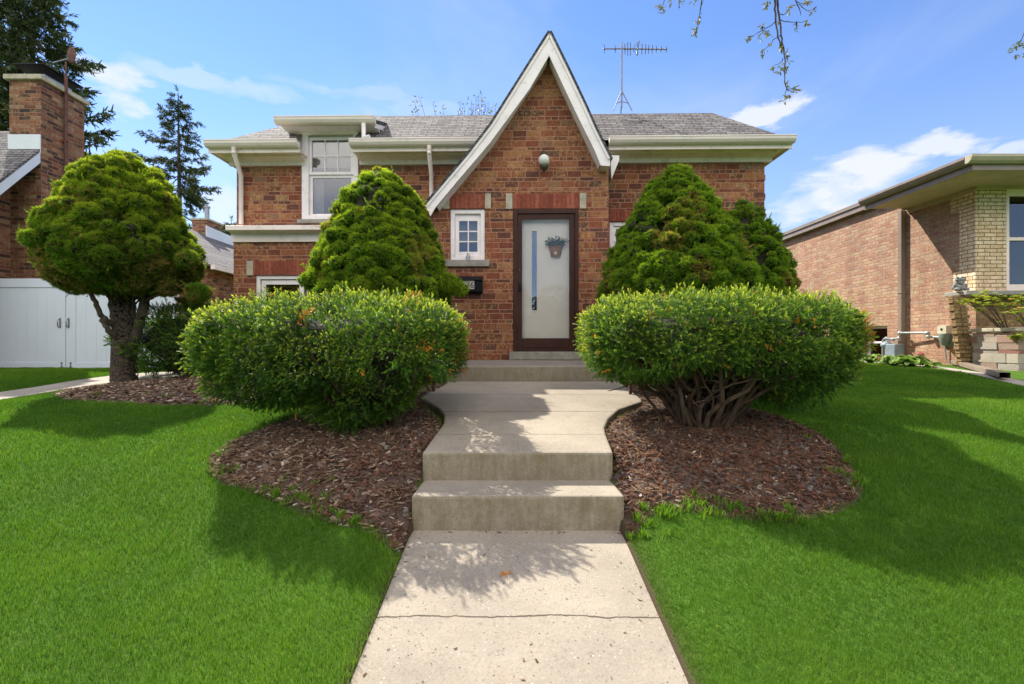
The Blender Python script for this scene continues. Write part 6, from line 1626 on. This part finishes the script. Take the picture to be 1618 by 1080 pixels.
conifer(366, 40, CZ+10.0, CZ+3.0, 2.2, 5, 'small distant spruce top just left of the belt course', nb_=6, spl=.8, dens=1.6)

def leaf_twigs(mbw, V, Fc, Rn_, c, n, s, rg_, down=1.0):
    for k in range(n):
        u = Vector((rg_.gauss(0, .7), rg_.gauss(0, .7), rg_.gauss(-.7*down, .5))).normalized(); w_ = u.cross(Vector((rg_.gauss(0, 1), rg_.gauss(0, 1), .2))).normalized(); l = s*rg_.uniform(.6, 1.25); p = Vector(c)+Vector((rg_.gauss(0, 1), rg_.gauss(0, 1), rg_.gauss(0, 1)))*s*.25; b0 = len(V); rr_ = rg_.random()
        for t, ww in ((0, .04), (.25, .15), (.45, .11), (.6, .17), (1, .0)): V += [tuple(p+u*l*t-w_*l*ww), tuple(p+u*l*t+w_*l*ww)]; Rn_ += [rr_]*2
        for j in range(4): q = b0+2*j; Fc.append((q, q+1, q+3, q+2))
# broadleaf tree behind the ridge, just its top twigs showing
bt = empty('budding_tree', (wx(740, 17), 17, gl(0, 17)), 'budding tree behind the roof with its thin top twigs showing left of the gable', 'tree'); bo = Vector(bt.location)
mb = MB(); V, Fc, Rn_ = [], [], []; rg_ = random.Random(6)
MB().tube([(0, 0, -.2), (.1, 0, 3.5), (.0, 0, 6.3)], [.22, .16, .07], 10).build('trunk', M_barkc, bt)
for (px, py) in ((655, 160), (661, 150), (684, 163), (699, 168), (727, 158), (733, 165), (740, 172), (752, 152), (757, 148), (762, 156), (768, 160), (772, 163), (748, 164), (778, 170), (784, 165), (730, 174), (758, 168), (765, 172), (745, 158), (655, 172)):
    e = Vector(P(px, py, 17+rg_.uniform(-.5, .5)))-bo; s = Vector((e.x*.25, e.y*.3, 5.2)); knobby(mb, [s, s.lerp(e, .5)+Vector((0, 0, -.15)), e], .018, .005, 5, 5, .02, px)
    for k in range(5): leaf_twigs(mb, V, Fc, Rn_, e+Vector((rg_.gauss(0, .05), 0, -k*.13)), 2, .11, rg_, -.4)
mb.build('limbs', M_barkc, bt); mesh_np('crown', V, Fc, M_leaf, bt, {'rnd': Rn_, 'tip': np.zeros(len(V))})

# street tree behind the camera, its low twigs hang into view
stx = empty('street_tree', (4.6, -2.4, gl(4.6, -2.4)), 'tall street tree whose thin budding twigs hang down at the top right', 'tree'); so = Vector(stx.location)
mb = MB(); mb2 = MB(); V, Fc, Rn_ = [], [], []; rg_ = random.Random(16)
knobby(mb, [(0, 0, -.3), (.05, 0, 1.5), (0, .1, 3.2), (-.1, .2, 4.8)], .26, .17, 16, 5, .01, 1)
mb.build('trunk', M_bark, stx)
mb = MB()
YT = 3.7
limb = [Vector((4.5, -2.2, 5.2)), Vector((4.0, -.2, 5.75)), Vector((3.2, 1.8, 5.85)), Vector((2.2, YT, 5.2)), Vector((1.4, YT+.1, 4.75))]
knobby(mb, [p-so for p in limb], .085, .02, 10, 6, .012, 2)
knobby(mb, [Vector((3.6, 1.0, 5.85))-so, Vector((4.1, 2.6, 5.5))-so, Vector(P(1640, -30, YT))-so], .03, .010, 8, 5, .01, 3)
for k in range(26):
    a = rg_.uniform(-2.6, 1.0); s = Vector((rg_.uniform(-.1, .1), .2, rg_.uniform(3.2, 4.8))); d = Vector((math.cos(a)*rg_.uniform(1.5, 3.2), -abs(math.sin(a))*rg_.uniform(1, 3.0)-.3, rg_.uniform(1.0, 3.4)))
    e = s+d; knobby(mb, [s, s+d*.5+Vector((0, 0, .35)), e], .05, .012, 6, 5, .03, k)
    for j in range(9):
        c = s.lerp(e, rg_.uniform(.35, 1)); q = c+Vector((rg_.gauss(0, .5), rg_.gauss(0, .5), rg_.gauss(.1, .45))); knobby(mb, [c, c.lerp(q, .5)+Vector((0, 0, .08)), q], .010, .003, 4, 3, .02, j)
        for _ in range(3): leaf_twigs(mb, V, Fc, Rn_, q+Vector((rg_.gauss(0, .12), rg_.gauss(0, .12), rg_.gauss(0, .12))), 4, .055, rg_)
def TW(px, py, dy=0): return Vector(P(px, py, YT+dy))-so
def twig(pts, r0, r1, sd): knobby(mb, [TW(*p) for p in pts], r0, r1, 6, 4, .004, sd)
hk = limb[3]-so
knobby(mb, [hk, TW(1222, -60), TW(1224, 0), TW(1226, 30), TW(1231, 62), TW(1236, 80)], .010, .0045, 6, 5, .004, 5)
knobby(mb, [hk, TW(1226, -60), TW(1228, 0), TW(1232, 32), TW(1235, 62), TW(1240, 88), TW(1239, 118), TW(1243, 140), TW(1250, 143)], .010, .002, 6, 5, .004, 6)
for i, pts in enumerate([[(1226, 33), (1215, 42), (1200, 50), (1188, 57)], [(1233, 56), (1222, 62), (1215, 72), (1205, 80)], [(1231, 22), (1240, 22), (1247, 13)], [(1232, 30), (1245, 34), (1258, 35), (1272, 34)], [(1237, 92), (1234, 98), (1222, 104)], [(1243, 140), (1240, 152)], [(1244, 142), (1258, 137)], [(1258, 35), (1259, 44)]]): twig(pts, .0035, .0015, i)
knobby(mb, [hk, TW(1258, -50), TW(1258, 0), TW(1262, 12), TW(1265, 24)], .007, .002, 6, 4, .004, 8); twig([(1261, 6), (1272, 15), (1284, 16)], .003, .0015, 9); twig([(1259, 2), (1268, 7), (1277, 3)], .003, .0015, 10)
knobby(mb, [limb[4]-so, TW(1112, -40), TW(1109, 0), TW(1105, 22), TW(1102, 40)], .008, .002, 6, 4, .004, 11)
knobby(mb, [limb[4]-so, TW(1080, -40), TW(1074, 0), TW(1074, 12)], .006, .002, 6, 4, .004, 12); knobby(mb, [limb[4]-so, TW(1052, -40), TW(1050, -5), TW(1047, 8)], .006, .002, 6, 4, .004, 13)
knobby(mb, [TW(1640, -30), TW(1625, 30), TW(1612, 66)], .007, .002, 6, 4, .004, 14)
CL = [(1213, 4, 3), (1211, 10, 3), (1203, 40, 3), (1208, 48, 2), (1183, 58, 3), (1180, 62, 2), (1212, 51, 2), (1217, 54, 1), (1202, 60, 1), (1207, 79, 2), (1205, 84, 2), (1216, 68, 1), (1247, 14, 2), (1250, 10, 2), (1246, 20, 1), (1259, 42, 3), (1256, 35, 1), (1275, 33, 2), (1276, 38, 2), (1284, 16, 2), (1288, 13, 1), (1275, 3, 2), (1270, 7, 1), (1278, 1, 2), (1234, 70, 3), (1235, 77, 3), (1228, 34, 1), (1243, 82, 2), (1243, 88, 2), (1222, 106, 3), (1233, 107, 3), (1233, 113, 2), (1244, 98, 2), (1244, 105, 2), (1242, 110, 2), (1243, 128, 3), (1245, 135, 2), (1255, 138, 2), (1258, 142, 2), (1250, 147, 1), (1242, 152, 3), (1240, 157, 2), (1104, 28, 2), (1102, 34, 2), (1101, 41, 2), (1099, 48, 3), (1097, 52, 3), (1106, 24, 1), (1074, 12, 1), (1077, 3, 2), (1060, 3, 1), (1047, 11, 3), (1043, 9, 2), (1046, 17, 2), (1097, 1, 2), (1110, 2, 1), (1612, 68, 3), (1605, 72, 2), (1598, 76, 2), (1618, 72, 3), (1607, 84, 1), (1617, 86, 2), (1597, 83, 1)]
for (px, py, n) in CL: leaf_twigs(mb, V, Fc, Rn_, TW(px, py), n*4, .032, rg_)
mb.build('branches', M_bark, stx); mesh_np('crown', V, Fc, M_leaf, stx, {'rnd': Rn_, 'tip': np.zeros(len(V))})

# a few dead leaves on the walk
for px, py, lab in ((800, 910, 'small dry orange yew sprig lying on the middle of the walk'),):
    Y = 1.0
    for _ in range(60): Y = (1.09+.12*(2.78-Y))/((py-540)/F)*1.0 if False else Y
    k = (py-540)/F; Y = (1.09+.12*2.78)/(k+.12); x = (px-809)/F*Y; z = walkz(Y)+.008
    r = empty('dry_sprig', (x, Y, z), lab, 'sprig'); V, F_, a, b = scatter(T_YEW, np.zeros((7, 3))+np.array([0, 0, .004]), np.random.default_rng(1).normal(size=(7, 3))*np.array([1, 1, .15]), np.full(7, .55), np.random.default_rng(2), np.full(7, .985), np.zeros(7), .05); mesh_np('needles', V, F_, M_yew, r, {'rnd': a, 'tip': b*0})

rgl = np.random.default_rng(77); n = 260; X = np.where(rgl.random(n) < .6, np.where(rgl.random(n) < .5, WX0+np.abs(rgl.normal(0, .06, n)), WX1-np.abs(rgl.normal(0, .05, n))), rgl.uniform(WX0, WX1, n)); Y = rgl.uniform(1.45, 2.76, n)
k_ = rgl.random(n) < .3; Y[k_] = 2.77-np.abs(rgl.normal(0, .02, k_.sum())); X[k_] = rgl.uniform(WX0, WX1, k_.sum())
V, F_, a, b = scatter(TCh, np.stack([X, Y, CZ-(1.09+.12*(2.78-Y))+.003], 1), np.tile([0, 0, 1.], (n, 1)), .004+.014*rgl.random(n)**3, rgl, tilt=.15)
tag(mesh_np('leaf_litter', V, F_, M_chip, None, {'rnd': a*.7}), kind='stuff')

# trees along the far side of the street behind the camera (they show in the glass)
rgt_ = np.random.default_rng(90); Cw = np.array([(x + rgt_.normal(0, .6), -21 + rgt_.normal(0, 1.0), CZ-1.2 + rgt_.uniform(.2, 5.2)*(1 if k % 3 else .5)) for k, x in enumerate(np.linspace(-34, 34, 150))]); Rw = rgt_.uniform(1.0, 1.9, len(Cw))
dirs = [sphere_dirs(rgt_, 420) for _ in Cw]; Pw = np.concatenate([c + d*r for c, d, r in zip(Cw, dirs, Rw)]); Nw = np.concatenate(dirs)
T_BIG = [needle_tuft(rgt_, 7, 1.3, .10, .22, .12) for _ in range(4)]
V, F_, a, b = scatter(T_BIG, Pw, Nw, rgt_.uniform(.8, 1.5, len(Pw)), rgt_, None, None, .4)
tag(mesh_np('far_tree_line', V, F_, M_conifer, None, {'rnd': a, 'tip': b}), kind='stuff')
